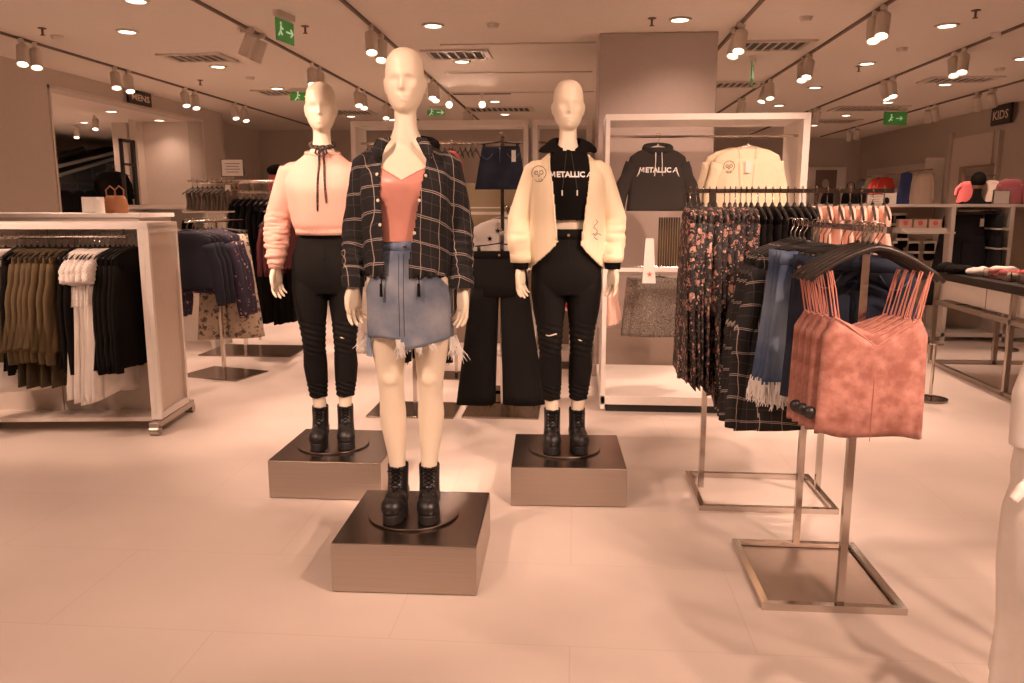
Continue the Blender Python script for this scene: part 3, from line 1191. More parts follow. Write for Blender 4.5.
neck.build('neckline_binding', SATIN, o)

# denim skirt with stepped, frayed hem
def skirt_hem(x):
    if x < -.015:
        return .745 + .004 * math.sin(x * 50)
    return .700 + (x + .015) * .22


rings = []
NS = 96
for i in range(26):
    t = i / 25
    r = []
    for j in range(NS):
        a = 2 * PI * j / NS
        x0 = math.cos(a)
        zt = 1.115
        zb = skirt_hem(x0 * .16) if math.sin(a) < 0 else .74 - .02 * math.sin(a)
        z = zt + (zb - zt) * t
        k = min(1, max(0, (1.115 - z) / .2))
        k = k * k * (3 - 2 * k)
        A = .124 + .044 * k + (.004 * (1.0 - z) / .3)
        B = .095 + .036 * k
        w = 1 + .012 * math.sin(a * 5 + 1) * t + .01 * math.sin(a * 9) * t
        r.append((A * w * x0, .004 * k + B * w * math.sin(a), z))
    rings.append(r)
sk = MB().loft(rings, False, False)
skirt = sk.build('denim_skirt', DENIM, MF.t, smooth=True, solid=.003)
sb = bvh_of(sk)
a = MB()
a.loft([ell(0, 0, z, .1265, .0975, 64) for z in (1.075, 1.118)], False, False)
a.build('waistband', DENIMM, skirt, smooth=True, solid=.003)
a = MB()
for x in (-.004, -.022):
    a.tube([on_front(sb, x + (.0 if z < .95 else 0), z, .001) for z in [1.07 - k * .035 for k in range(10)]], .0016, 5)
for s_ in (-1, 1):
    a.tube([on_front(sb, s_ * (.06 + k * .011), 1.07 - k * k * .004, .001) for k in range(5)], .0016, 5)
a.tube([on_front(sb, -.155 + k * .012, 1.0 - abs(k - 4) * .003, .001) for k in range(9)], .0012, 5)
a.tube([on_front(sb, .045 + k * .012, 1.0 - abs(k - 4) * .003, .001) for k in range(9)], .0012, 5)
a.build('seams', DENIMD, skirt)
a = MB()
a.blob(on_front(sb, 0, 1.097, .003), (.008, .004, .008), 12, 8)
a.build('button', CHROME, skirt)
fr = MB()
rnd = random.Random(3)


def strand(m, p, L, dx, r=.0012):
    pts = [Vector(p)]
    d = Vector((dx, rnd.uniform(-.1, .1), -1)).normalized()
    for k in range(4):
        d = (d + Vector((rnd.uniform(-.35, .35), rnd.uniform(-.2, .2), 0))).normalized()
        pts.append(pts[-1] + d * L / 4)
    m.tube(pts, [r, r, r * .9, r * .8, r * .4], 5)


for i in range(90):
    a_ = PI + PI * rnd.random()
    x = .165 * math.cos(a_)
    strand(fr, (x, .006 + .128 * math.sin(a_), skirt_hem(x * .97) + .004), rnd.uniform(.006, .022), 0)
for cx, cy, cz, n_, L in ((-.158, -.03, .745, 26, .085), (-.168, .0, .75, 22, .09), (.166, -.03, .74, 22, .10), (.175, 0, .74, 18, .12), (-.018, -.128, .735, 22, .08), (-.028, -.125, .745, 14, .06), (.10, -.11, .725, 12, .03), (.05, -.125, .712, 14, .035)):
    for k in range(n_):
        strand(fr, (cx + rnd.uniform(-.012, .012), cy + rnd.uniform(-.01, .01), cz), L * rnd.uniform(.5, 1.05), math.copysign(.25, cx) if abs(cx) > .1 else 0, .0018)
fr.build('frayed_threads', THREAD, skirt)['kind'] = 'stuff'
# pocket cloth showing below the hem at the left thigh
a = MB()
a.box((-.155, -.05, .71), (.028, .006, .09), R(-40))
a.build('pocket_lining', DENIMM, skirt, bevel=.002)

# plaid shirt
m = MB()
sr = []
for z, cy, A, B in ((.975, 0, .158, .125), (1.01, 0, .168, .132), (1.08, 0, .172, .130), (1.18, -.004, .172, .128), (1.28, -.010, .176, .135), (1.36, -.006, .176, .130), (1.41, .006, .168, .100), (1.445, .012, .138, .080), (1.475, .014, .102, .070), (1.50, .014, .080, .062)):
    sr.append(ell(0, cy, z, A, B, 48, 2.4))
m.loft(densify(sr))
for s_ in (-1, 1):
    ap = MF.arm(s_)
    m.blob(ap[0] + Vector((0, 0, -.012)), (.055, .062, .055))
    m.tube(ap + [], [.058, .056, .053, .051, .049, .045, .038], 20)
    m.tube([ap[-1] + Vector((0, 0, .055)), ap[-1] + Vector((0, 0, .0))], [.044, .040], 20)
sh = remesh(m, .0055, 10)


def shirt_disp(v):
    k = .006 * noise.noise(Vector((v[0] * 14, v[1] * 14, v[2] * 6))) + .003 * noise.noise(Vector((v[0] * 40, v[1] * 30, v[2] * 22)))
    if v[2] < 1.04 and abs(v[0]) < .185:
        k += .005 * math.sin(math.atan2(v[1], v[0]) * 22) * (1.04 - v[2]) / .06
    if abs(v[0]) > .17 and v[2] < 1.14:
        k += .003 * math.sin(v[2] * 190 + v[1] * 30)
    return k


displace(sh, shirt_disp)


def shirt_keep(c, n):
    wl = .078 - .0 * c.z
    # left edge nearly vertical, right edge drifts inward towards the hem
    left = -.082 + max(0, (1.30 - c.z)) * .02
    right = .088 - max(0, 1.40 - c.z) * .19
    if abs(c.x) < .17 and c.y < .03 and left < c.x < max(right, .02) and c.y < 0:
        return False
    if c.z > 1.495 and abs(c.x) < .09:
        return False
    if abs(c.x) < .165 and c.z < .99 and n.z < -.5:
        return False
    return True


sh = cut(sh, shirt_keep)
shirt = sh.build('plaid_shirt', PLAID, MF.t, smooth=True, solid=.004)
sbv = bvh_of(sh)
a = MB()
for s_, (xa, xb) in ((-1, (-.135, -.095)), (1, (.075, .14))):
    for z in (1.335,):
        q = [on_front(sbv, xa, z, .004), on_front(sbv, xb, z - .01, .004), on_front(sbv, xb, z + .022, .004), on_front(sbv, xa, z + .026, .004)]
        a.add(q + [p + Vector((0, .005, 0)) for p in q], [(0, 1, 2, 3), (0, 4, 5, 1), (3, 2, 6, 7), (1, 5, 6, 2), (0, 3, 7, 4)])
a.split('pocket_flap', PLAID, shirt)
a = MB()
for x, z in ((-.095, 1.435), (-.092, 1.365), (-.09, 1.27), (-.086, 1.18), (.10, 1.43), (.088, 1.36), (.065, 1.27), (.043, 1.15), (.022, 1.055)):
    a.blob(on_front(sbv, x, z, .003), (.0065, .003, .0065), 10, 6)
a.split('button', mat('pearl', (.8, .72, .62), .2), shirt)
# collar and black jersey hood lying on the shoulders
a = MB()
pts = []
for k in range(15):
    ang = PI * (-.18 + 1.36 * k / 14)
    x = .108 * math.cos(ang)
    y = .02 + .085 * math.sin(ang)
    z = 1.478 + .016 * math.sin(ang * 1) - (.02 if k in (0, 14) else 0)
    pts.append((x, y, z))
a.tube(pts, [.010] + [.020] * 2 + [.027] * 9 + [.020] * 2 + [.010], 12)
h = remesh(a, .006, 3)
displace(h, lambda v: .006 * noise.noise(Vector(v) * 22))
h.build('hood', BLACKC, shirt, smooth=True)
a = MB()
for s_ in (-1, 1):
    a.tube([(s_ * .05, -.060, 1.50), (s_ * .075, -.085, 1.485), (s_ * .096, -.093, 1.45), (s_ * .10, -.105, 1.415)], [.006, .02, .024, .006], 10, flat=.4)
a.split('collar', PLAID, shirt, smooth=True)
a = MB()
for x in (-.088, .055):
    p = on_front(sbv, x, .995, .004)
    a.tube([p, p + Vector((.002, -.004, -.03)), p + Vector((-.002, -.003, -.06))], .0025, 6)
    a.tube([p + Vector((0, -.003, -.035)), p + Vector((0, -.003, -.085))], [.005, .0065], 8)
a.build('hem_drawcord', BLACKC, shirt)
a = MB()
for s_ in (-1, 1):
    w = MF.arm(s_)[-1]
    a.loft([ell(w.x, w.y, w.z + dz, rr_, rr_, 28) for dz, rr_ in ((-.005, .038), (-.005, .044), (.028, .046), (.036, .045), (.036, .038))], True, True)
a.split('cuff', PLAID, shirt, smooth=False)

# ---- left mannequin: pink sweater, scarf, black trousers
E2 = {-1: (.235, .02, 1.17), 1: (.225, .02, 1.17)}
W2 = {-1: (.245, -.05, .94), 1: (.235, -.05, .94)}
ML = Mannequin('bald cream mannequin at left in blush pink sweater, neck scarf and black skinny trousers', (-1.235, 3.90, PH + DZ), R(13), E2, W2, {-1: R(-35), 1: R(35)})
o = base_disc(ML.t)
o.location = (0, 0, -.0085)
lg = leggings(1.13, .215)
pants = lg.build('black_trousers', BLACKJ, ML.t, smooth=True, solid=.003)
pb = bvh_of(lg)
a = MB()
a.blob(on_front(pb, 0, 1.095, .002), (.008, .003, .008), 12, 8)
a.build('button', CHROME, pants)
a = MB()
a.loft([ell(0, -.002, z, .127, .0965, 48, 2.3) for z in (1.075, 1.12)], False, False)
a.tube([on_front(pb, 0, 1.07 - k * .02, .001) for k in range(6)], .0015, 5)
a.build('waistband', BLACKJ, pants, smooth=True, solid=.003)
m = MB()
sr = []
for z, cy, A, B in ((1.095, -.004, .142, .112), (1.12, -.004, .146, .116), (1.15, -.006, .160, .126), (1.24, -.01, .172, .136), (1.32, -.012, .182, .142), (1.38, -.004, .176, .122), (1.415, .006, .164, .098), (1.45, .012, .130, .078), (1.48, .014, .092, .066), (1.505, .014, .074, .060)):
    sr.append(ell(0, cy, z, A, B, 48, 2.3))
m.loft(densify(sr))
for s_ in (-1, 1):
    ap = ML.arm(s_)
    m.blob(ap[0] + Vector((-s_ * .004, 0, -.018)), (.058, .066, .056))
    m.tube(ap + [], [.062, .064, .062, .062, .060, .052, .036], 20)
sw = remesh(m, .0055, 14)


def sweater_disp(v):
    k = .005 * noise.noise(Vector((v[0] * 10, v[1] * 10, v[2] * 5)))
    if abs(v[0]) > .175 and v[2] < 1.24:
        f_ = min(1, (1.24 - v[2]) / .08)
        k += f_ * (.009 * noise.noise(Vector((v[0] * 16, v[1] * 16, v[2] * 62))) + .004 * noise.noise(Vector((v[0] * 40, v[1] * 40, v[2] * 130))))
    if v[2] < 1.125 and abs(v[0]) < .17:
        k += .0015 * math.sin(math.atan2(v[1], v[0]) * 60)
    return k


displace(sw, sweater_disp)
sw = cut(sw, lambda c, n: not (c.z > 1.498 and abs(c.x) < .09) and not (c.z < 1.103 and abs(c.x) < .15 and n.z < -.5))
sweater = sw.build('pink_sweater', PINKK, ML.t, smooth=True, solid=.005)
a = MB()
ring = []
for k in range(33):
    ang = 2 * PI * k / 32
    ring.append((.082 * math.cos(ang), .012 + .066 * math.sin(ang), 1.495 + .012 * math.sin(ang)))
a.tube(ring, .008, 8)
a.build('neck_rib', PINKK, sweater, smooth=True)
a = MB()
a.loft([ell(0, -.004, z, w, w2, 56, 2.3) for z, w, w2 in ((1.093, .1425, .1125), (1.125, .1455, .1155))], False, False)
a.build('hem_rib', PINKK, sweater, smooth=True, solid=.006)
a = MB()
for s_ in (-1, 1):
    w = ML.arm(s_)[-1]
    a.loft([ell(w.x, w.y, w.z + dz, rr_, rr_, 28) for dz, rr_ in ((-.012, .030), (-.012, .035), (.02, .037), (.02, .03))], True, True)
a.split('cuff', PINKK, sweater, smooth=True)
scf = MB()
ring = []
for k in range(33):
    ang = 2 * PI * k / 32
    ring.append((.058 * math.cos(ang), .008 + .058 * math.sin(ang), 1.535 + .016 * math.sin(ang)))
scf.tube(ring, [.011 + .002 * math.sin(k * 2.1) for k in range(33)], 10, flat=.7)
sv = bvh_of(sw)
kn = Vector((0, -.062, 1.512))
scf.blob(kn, (.012, .010, .014), 12, 8)
for s_, L in ((-1, .27), (1, .23)):
    pts = [kn, kn + Vector((s_ * .01, -.018, -.02))]
    for k in range(1, 8):
        z = 1.48 - k * L / 7
        pts.append(on_front(sv, s_ * (.010 + .012 * k / 7), z, .008))
    scf.tube(pts, [.006, .007] + [.0055] * 6 + [.004], 8, flat=.6)
for s_ in (-1, 1):
    scf.tube([kn, kn + Vector((s_ * .022, -.016, .002)), kn + Vector((s_ * .028, -.020, -.022)), kn + Vector((s_ * .012, -.022, -.034)), kn + Vector((0, -.012, -.006))], [.004, .006, .006, .006, .004], 8, flat=.5)
scf.build('neck_scarf', SCARF, ML.t, smooth=True)

# ---- right mannequin: cropped hoodie, cream cardigan, ripped jeans
E3 = {-1: (.235, .02, 1.17), 1: (.235, .02, 1.17)}
W3 = {-1: (.232, -.05, .945), 1: (.225, -.05, .945)}
MR = Mannequin('bald cream mannequin at right in cream cardigan over black cropped hoodie and black jeans', (-.04, 3.93, PH + DZ), R(5), E3, W3, {-1: R(-35), 1: R(35)})
o = base_disc(MR.t)
o.location = (0, 0, -.0085)
lg = leggings(1.13, .215)
jeans = lg.build('black_ripped_jeans', BLACKJ, MR.t, smooth=True, solid=.003)
pb = bvh_of(lg)
a = MB()
a.blob(on_front(pb, 0, 1.095, .003), (.008, .003, .008), 12, 8)
a.build('button', mat('brass', (.6, .4, .2), .3, 1.0), jeans)
a = MB()
a.loft([ell(0, -.002, z, .127, .0965, 48, 2.3) for z in (1.075, 1.12)], False, False)
a.tube([on_front(pb, 0, 1.07 - k * .02, .001) for k in range(6)], .0015, 5)
for s_ in (-1, 1):
    a.tube([on_front(pb, s_ * (.055 + k * .012), 1.07 - k * k * .004, .001) for k in range(5)], .0015, 5)
a.build('waistband', BLACKJ, jeans, smooth=True, solid=.003)
a = MB()
for x0, z in ((-.105, .60),):
    a.tube([on_front(pb, x0 + k * .011, z - .004 * math.sin(k), .0015) for k in range(6)], .004, 6, flat=.4)
a.tube([on_front(pb, .06 + k * .01, .605, .0008) for k in range(5)], .0015, 5, flat=.4)
a.build('knee_rip', mat('ripped_thread', (.6, .5, .42), .8), jeans)
# hoodie
m = MB()
for s_ in (-1, 1):
    m.blob((s_ * .062, -.092, 1.315), (.058, .042, .066))
sr = []
for z, cy, A, B in ((1.165, -.006, .132, .102), (1.22, -.008, .140, .110), (1.30, -.014, .150, .124), (1.37, -.008, .160, .120), (1.41, .002, .154, .102), (1.45, .010, .122, .082), (1.505, .012, .070, .058)):
    sr.append(ell(0, cy, z, A, B, 48, 2.3))
m.loft(densify(sr))
for s_ in (-1, 1):
    ap = MR.arm(s_)
    m.tube(ap, [.052, .048, .046, .044, .042, .038, .033], 16)
hd = remesh(m, .0055, 4)
displace(hd, lambda v: .003 * noise.noise(Vector((v[0] * 16, v[1] * 16, v[2] * 8))))
hd = cut(hd, lambda c, n: not (c.z > 1.498 and abs(c.x) < .08) and not (c.z < 1.175 and abs(c.x) < .13 and n.z < -.5))
hood = hd.build('cropped_hoodie', BLACKC, MR.t, smooth=True, solid=.004)
hb = bvh_of(hd)
a = MB()
rr = []
for k in range(40):
    ang = 2 * PI * k / 40 - PI / 2
    c_, s2 = math.cos(ang), math.sin(ang)
    bk = (s2 + 1) / 2                                  # 0 at the throat, 1 at the nape
    side = abs(c_)
    ro = .072 + .070 * min(1, bk * 2.2) ** .8
    inn = Vector((.060 * c_, .012 + .058 * s2, 1.490 + .050 * min(1, bk * 2)))
    out = Vector((ro * c_, .022 + (ro - .012) * s2, 1.462 + .012 * bk + .018 * side))
    mid_ = (inn + out) / 2 + Vector((0, 0, .012 + .010 * bk))
    d_ = out - inn
    up_ = Vector((0, 0, 1))
    rr.append([mid_ + d_ * .54 * math.cos(q * PI / 5) + up_ * (.012 + .012 * bk) * math.sin(q * PI / 5) for q in range(10)])
rr.append(rr[0])
a.loft(rr, False, False)
hh = remesh(a, .005, 3)
displace(hh, lambda v: .006 * noise.noise(Vector(v) * 18))
hh.build('hood', BLACKC, hood, smooth=True)
a = MB()
for s_ in (-1, 1):
    a.tube([on_front(hb, s_ * (.012 + .004 * k), 1.49 - k * (.03 if s_ < 0 else .031), .005) for k in range(7)], .0022, 6)
a.split('drawstring', CHARC, hood)
a = MB()
for s_ in (-1, 1):
    a.tube([on_front(hb, s_ * .036, 1.31, .006), on_front(hb, s_ * .036, 1.285, .006)], .0035, 6)
a.split('string_tip', THREAD, hood)


def band_logo(bvh, cx, cz, width, off=.003, text='ETALLIC'):
    """jagged capital lettering whose first and last letters shoot downward like bolts"""
    m_ = text_mb(text, .05, .0022)
    xs = [v.x for v in m_.v]
    sx = width / (max(xs) - min(xs))
    mx = (max(xs) + min(xs)) / 2
    hgt = .05 * .7 * sx * 1.0
    out = MB()
    v = [on_front(bvh, cx + (p.x - mx) * sx, cz + p.y * sx, off) for p in m_.v]
    out.add(v, m_.f)
    l, r = cx - width / 2, cx + width / 2

    def poly(pts):
        q = [on_front(bvh, x, z, off) for x, z in pts]
        out.add(q, [tuple(range(len(q)))])
    h_ = hgt
    for (x0, sgn) in ((l - h_ * .15, -1), (r + h_ * .15, 1)):
        # outer bolt leg, inner strokes
        P = lambda a_, b_: (x0 + sgn * a_ * h_, cz + b_ * h_)
        poly([P(1.0, 1.0), P(.75, 1.0), P(1.1, -.2), P(1.65, -1.0), P(1.25, .1)][::sgn])
        if sgn < 0:
            poly([P(.95, 1.0), P(.7, .55), P(.62, .25), P(.72, .25)][::sgn])
            poly([P(.7, .25), P(.42, 1.0), P(.22, 1.0), P(.55, .1)][::sgn])
            poly([P(.3, 1.0), P(.12, 1.0), P(.12, 0), P(.3, 0)][::sgn])
        else:
            poly([P(.75, 1.0), P(.95, 1.0), P(.35, 0), P(.12, 0)][::sgn])
            poly([P(.45, .4), P(1.0, .4), P(1.02, .25), P(.4, .25)][::sgn])
    return out


band_logo(hb, .006, 1.372, .135, .007).build('printed_lettering', THREAD, hood)

# cardigan
m = MB()
sr = []
for z, cy, A, B in ((.925, 0, .188, .135), (1.0, 0, .190, .138), (1.08, -.002, .188, .138), (1.16, -.006, .182, .136), (1.28, -.010, .180, .140), (1.36, -.006, .178, .130), (1.41, .006, .170, .102), (1.445, .012, .140, .082), (1.478, .014, .104, .070), (1.505, .014, .082, .064)):
    sr.append(ell(0, cy, z, A, B, 48, 2.3))
m.loft(densify(sr))
for s_ in (-1, 1):
    ap = MR.arm(s_)
    m.blob(ap[0] + Vector((0, 0, -.012)), (.058, .064, .056))
    m.tube([p for p in ap[:-1]] + [ap[-1] + Vector((0, 0, .02))], [.060, .059, .058, .059, .058, .054, .044], 20)
cd = remesh(m, .0055, 12)


def cardi_disp(v):
    k = .005 * noise.noise(Vector((v[0] * 10, v[1] * 10, v[2] * 5)))
    if abs(v[0]) > .185 and v[2] < 1.2:
        k += min(1, (1.2 - v[2]) / .1) * .010 * noise.noise(Vector((v[0] * 8, v[1] * 8, v[2] * 34)))
    if abs(v[0]) < .19:
        k += .0012 * math.sin(v[0] * 900)
    return k


displace(cd, cardi_disp)


def cardi_keep(c, n):
    if c.z > 1.50 and abs(c.x) < .09:
        return False
    left = -.088 + max(0, 1.40 - c.z) * .10
    right = .100 - max(0, 1.40 - c.z) * .12
    if c.y < .0 and abs(c.x) < .18 and left < c.x < right:
        return False
    if c.y < .05 and abs(c.x) < .178:
        d = (abs(c.x) - .05) / .13
        hem = 1.075 - .135 * max(0, d) ** .8 + (.0 if c.x < 0 else -.01)
        if c.z < hem:
            return False
    if abs(c.x) < .178 and c.z < .935:
        return False
    return True


cd = cut(cd, cardi_keep)
cardi = cd.build('cream_cardigan', CREAMK, MR.t, smooth=True, solid=.007)
cb_ = bvh_of(cd)
a = MB()
for s_ in (-1, 1):       # rolled ribbed front edge
    pts = []
    for k in range(14):
        z = 1.465 - k * .030
        x = (-.094 + max(0, 1.40 - z) * .10) if s_ < 0 else (.106 - max(0, 1.40 - z) * .12)
        pts.append(on_front(cb_, x, z, .001))
    a.tube(pts, .006, 8)
a.split('front_band', CREAMK, cardi, smooth=True)
a = MB()
for s_ in (-1, 1):
    w = MR.arm(s_)[-1]
    a.loft([ell(w.x, w.y, w.z + dz, rr_, rr_, 28) for dz, rr_ in ((.016, .042), (.016, .050), (.055, .053), (.055, .045))], True, True)
a.split('cuff', CREAMK, cardi, smooth=True)
a = MB()
for s_ in (-1, 1):
    w = MR.arm(s_)[-1]
    a.loft([ell(w.x, w.y, w.z + dz, rr_, rr_, 28) for dz, rr_ in ((-.018, .032), (-.018, .038), (.02, .040), (.02, .034))], True, True)
a.split('hoodie_cuff', BLACKC, hood, smooth=True)
INK = mat('ink_line', (.05, .04, .04), .8)


def doodle(bvh, cx, cz, s, off=.002):
    m_ = MB()
    circ = lambda ox, oz, r1, r2, a0=0, a1=2 * PI, n_=20: [on_front(bvh, cx + (ox + r1 * math.cos(a0 + (a1 - a0) * k / n_)) * s, cz + (oz + r2 * math.sin(a0 + (a1 - a0) * k / n_)) * s, off) for k in range(n_ + 1)]
    for pts in (circ(0, .1, 1, 1, R(-50), R(215)), circ(-.35, .1, .22, .26), circ(.35, .15, .24, .28), circ(0, -.75, .55, .4, PI, 2 * PI), circ(.0, -.3, .1, .12)):
        m_.tube(pts, .0014, 5)
    for x0 in (-.3, 0, .3):
        m_.tube([on_front(bvh, cx + x0 * s, cz - .7 * s, off), on_front(bvh, cx + x0 * s, cz - 1.05 * s, off)], .0012, 5)
    return m_


doodle(cb_, -.145, 1.39, .034, .0065).build('line_drawing', INK, cardi)
a = MB()
a.tube([on_front(cb_, .13 + .012 * math.sin(k * 1.7), 1.17 - k * .012, .0065) for k in range(9)], .0014, 5)
a.tube([on_front(cb_, .11 + k * .01, 1.10 + .006 * math.sin(k * 2.3), .0065) for k in range(6)], .0014, 5)
a.build('hem_scribble', INK, cardi)

# ================================================================ hangers and hanging clothes
# every garment hangs in its own frame: origin where the hook rests on the rail, shoulders along X, front towards -Y
def hanger_shape(w=.2, drop=.06, r=.007, apex=-.075, hook=.018, flat=1.0):
    m = MB()
    pts = [(-.012, 0, -.012)]
    for k in range(9):
        a = PI - PI * k / 8
        pts.append((hook * .8 * math.cos(a), 0, .004 + hook * .6 * math.sin(a)))
    pts += [(.012, 0, -.02), (0, 0, -.04), (0, 0, apex)]
    m.tube(pts, .0022, 6)
    return m


def hanger_arms(w=.2, drop=.06, r=.007, apex=-.075, flat=1.0, bow=1.0):
    m = MB()
    pts = []
    for k in range(-8, 9):
        t = k / 8
        z = apex - drop * abs(t) ** (1.3 * bow) - (.0 if abs(t) < .9 else .006)
        pts.append((w * t, 0, z))
    m.tube(pts, [r * (.7 + .5 * (1 - abs(k) / 8)) for k in range(-8, 9)], 8, flat=flat)
    m.blob((0, 0, apex + .004), (.009, .009, .014), 10, 6)
    return m


def clip_bar(w=.17, apex=-.075):
    m = MB()
    m.tube([(-w, 0, apex - .02), (-w * .5, 0, apex - .012), (0, 0, apex), (w * .5, 0, apex - .012), (w, 0, apex - .02)], .005, 8)
    for s_ in (-1, 1):
        m.box((s_ * w * .85, 0, apex - .035), (.022, .022, .035))
    return m


def mk_hanger(name, m, **k):
    def f():
        clip = k.pop('clip', False)
        arms = clip_bar(**k) if clip else hanger_arms(**k)
        o = arms.build(name, m, None, smooth=True)
        h = hanger_shape(apex=k.get('apex', -.075)).build('hook', CHROME, o, smooth=True)
        return o
    return f


def wave(fold, k, ph, t):
    return lambda a: 1 + fold * t * (math.sin(k * a + ph) + .5 * math.sin((k * 2 - 1) * a + 2 * ph))


def top_shape(w=.2, L=.6, hem=.2, d=.032, slv=.45, slr=.045, spread=.05, fold=.10, k=6, seed=0.0, z0=-.08, drop=.055, neck=.06, slope=1.0, hemwave=0.0, waist=None):
    m = MB()
    n = 44
    R_ = []
    R_.append(ell(0, 0, z0 - .035, neck * .8, .014, n))
    R_.append(ell(0, 0, z0, neck, .02, n))
    R_.append(ell(0, 0, z0 - drop * .35, neck + (w - neck) * .55, .026, n, 2.4))
    R_.append(ell(0, 0, z0 - drop * .8, neck + (w - neck) * .92, .03, n, 2.4))
    R_.append(ell(0, 0, z0 - drop - .02, w, d, n, 2.4))
    N = 16
    zt = z0 - drop - .05
    for i in range(N + 1):
        t = i / N
        a = w * .97 + (hem - w * .97) * t
        if waist:
            a += (waist - (w + hem) / 2) * math.exp(-((t - .45) / .18) ** 2)
        z = zt + (-L - zt) * t
        rg = ell(.006 * math.sin(3 * t + seed), .004 * math.sin(4 * t + seed * 2), z, a, d * (1 + .35 * t), n, 2.3, wave(fold, k, seed, .25 + .75 * t))
        if hemwave and i >= N - 1:
            rg = [(p[0], p[1], p[2] + hemwave * math.sin(6 * PI * j / n + seed)) for j, p in enumerate(rg)]
        R_.append(rg)
    m.loft(R_, True, True)
    if slv:
        for s_ in (-1, 1):
            zs = z0 - drop - .02
            p0 = Vector((s_ * (w - .035), 0, zs - .015))
            p1 = Vector((s_ * (w + spread * .45), .004, zs - slv * .4))
            p2 = Vector((s_ * (w + spread), -.004, zs - slv))
            pts = [p0.lerp(p1, q / 4) for q in range(4)] + [p1.lerp(p2, q / 6) for q in range(7)]
            rr = [slr * (1.05 - .3 * q / 10) * (1 + .08 * math.sin(q * 2.3 + seed)) for q in range(len(pts))]
            m.tube(pts, rr, 12, flat=.55 if slv > .2 else .75)
    return m


def skirt_shape(wa=.17, hem=.21, L=.5, z0=-.10, d=.03, fold=.10, k=7, seed=0.0, hemfn=None, flare=1.0):
    m = MB()
    n = 56
    N = 14
    R_ = [ell(0, 0, z0 - .02, wa * .95, d * .5, n), ell(0, 0, z0, wa, d * .8, n, 2.4)]
    for i in range(1, N + 1):
        t = i / N
        rg = ell(0, .003 * math.sin(4 * t + seed), z0 - (L + z0) * t if False else z0 + (-L - z0) * t, wa + (hem - wa) * t ** flare, d * (1 + .5 * t), n, 2.4, wave(fold, k, seed, t))
        if hemfn and i == N:
            rg = [(p[0], p[1], p[2] + hemfn(p[0])) for p in rg]
        R_.append(rg)
    return m.loft(R_, True, True)


def trouser_shape(wa=.18, L=.95, hem=.13, z0=-.1, d=.05, seed=0.0, crotch=.30, gap=.02, fold=.05):
    m = MB()
    n = 40
    m.loft([ell(0, 0, z0 - .02, wa * .95, d * .6, n), ell(0, 0, z0, wa, d * .85, n, 2.5), ell(0, 0, z0 - .08, wa * 1.06, d, n, 2.5), ell(0, 0, z0 - .2, wa * 1.16, d * 1.1, n, 2.6), ell(0, 0, z0 - crotch, wa * 1.18, d * 1.1, n, 2.7)])
    for s_ in (-1, 1):
        R_ = []
        for i in range(12):
            t = i / 11
            z = z0 - crotch + .06 + (-L - z0 + crotch - .06) * t
            a = wa * .58 + (hem - wa * .58) * t
            cx = s_ * (wa * .59 + (hem + gap - wa * .59) * t)
            R_.append(ell(cx, .0, z, a, d * (1 + .2 * t), 28, 2.4, wave(fold, 4, seed + s_, t)))
        m.loft(R_)
    return m


PROTO = {}


def put(kind, loc, rz, label, cat, group=None, scale=1.0, rx=0.0):
    if kind not in PROTO:
        o = BUILD[kind]()
        PROTO[kind] = o
        KIDS[o.name] = [c for c in bpy.data.objects if c.parent == o]
    else:
        o = copy_tree(PROTO[kind])
    if 'group' in o:
        del o['group']
    tag(o, label, cat, group)
    o.location = loc
    o.rotation_euler = (rx, 0, rz)
    o.scale = (scale, scale, scale)
    return o


def single(name, fn, m, **bk):
    return lambda: fn().build(name, m, None, smooth=True, **bk)


def fringe(par, pts, L, n, seed=1, r=.0022, sp=.01):
    rn = random.Random(seed)
    m = MB()
    for x, y, z in pts:
        for _ in range(n):
            p = Vector((x + rn.uniform(-sp, sp), y + rn.uniform(-.008, .008), z + .01))
            q = [p]
            d = Vector((rn.uniform(-.3, .3), rn.uniform(-.2, .2), -1)).normalized()
            l = L * rn.uniform(.4, 1.1)
            for i in range(3):
                d = (d + Vector((rn.uniform(-.4, .4), rn.uniform(-.3, .3), 0))).normalized()
                q.append(q[-1] + d * l / 3)
            m.tube(q, [r, r, r * .8, r * .4], 5)
    o = m.build('frayed_threads', THREAD, par)
    o['kind'] = 'stuff'
    return o


def frayed_skirt():
    o = skirt_shape(.175, .215, .60, -.10, .022, .08, 6, 1.0).build('frayed_denim_skirt', DENIMM, None, smooth=True)
    pts = [(.21 * math.cos(a), .03 * math.sin(a), -.60) for a in [2 * PI * k / 34 for k in range(34)]]
    fringe(o, pts, .11, 7, 4, .0042, .02)
    w = MB()
    w.loft([ell(0, 0, z, .180, .0215, 44, 2.4) for z in (-.148, -.098)], False, False)
    w.build('waistband', DENIMM, o, smooth=True, solid=.004)
    return o


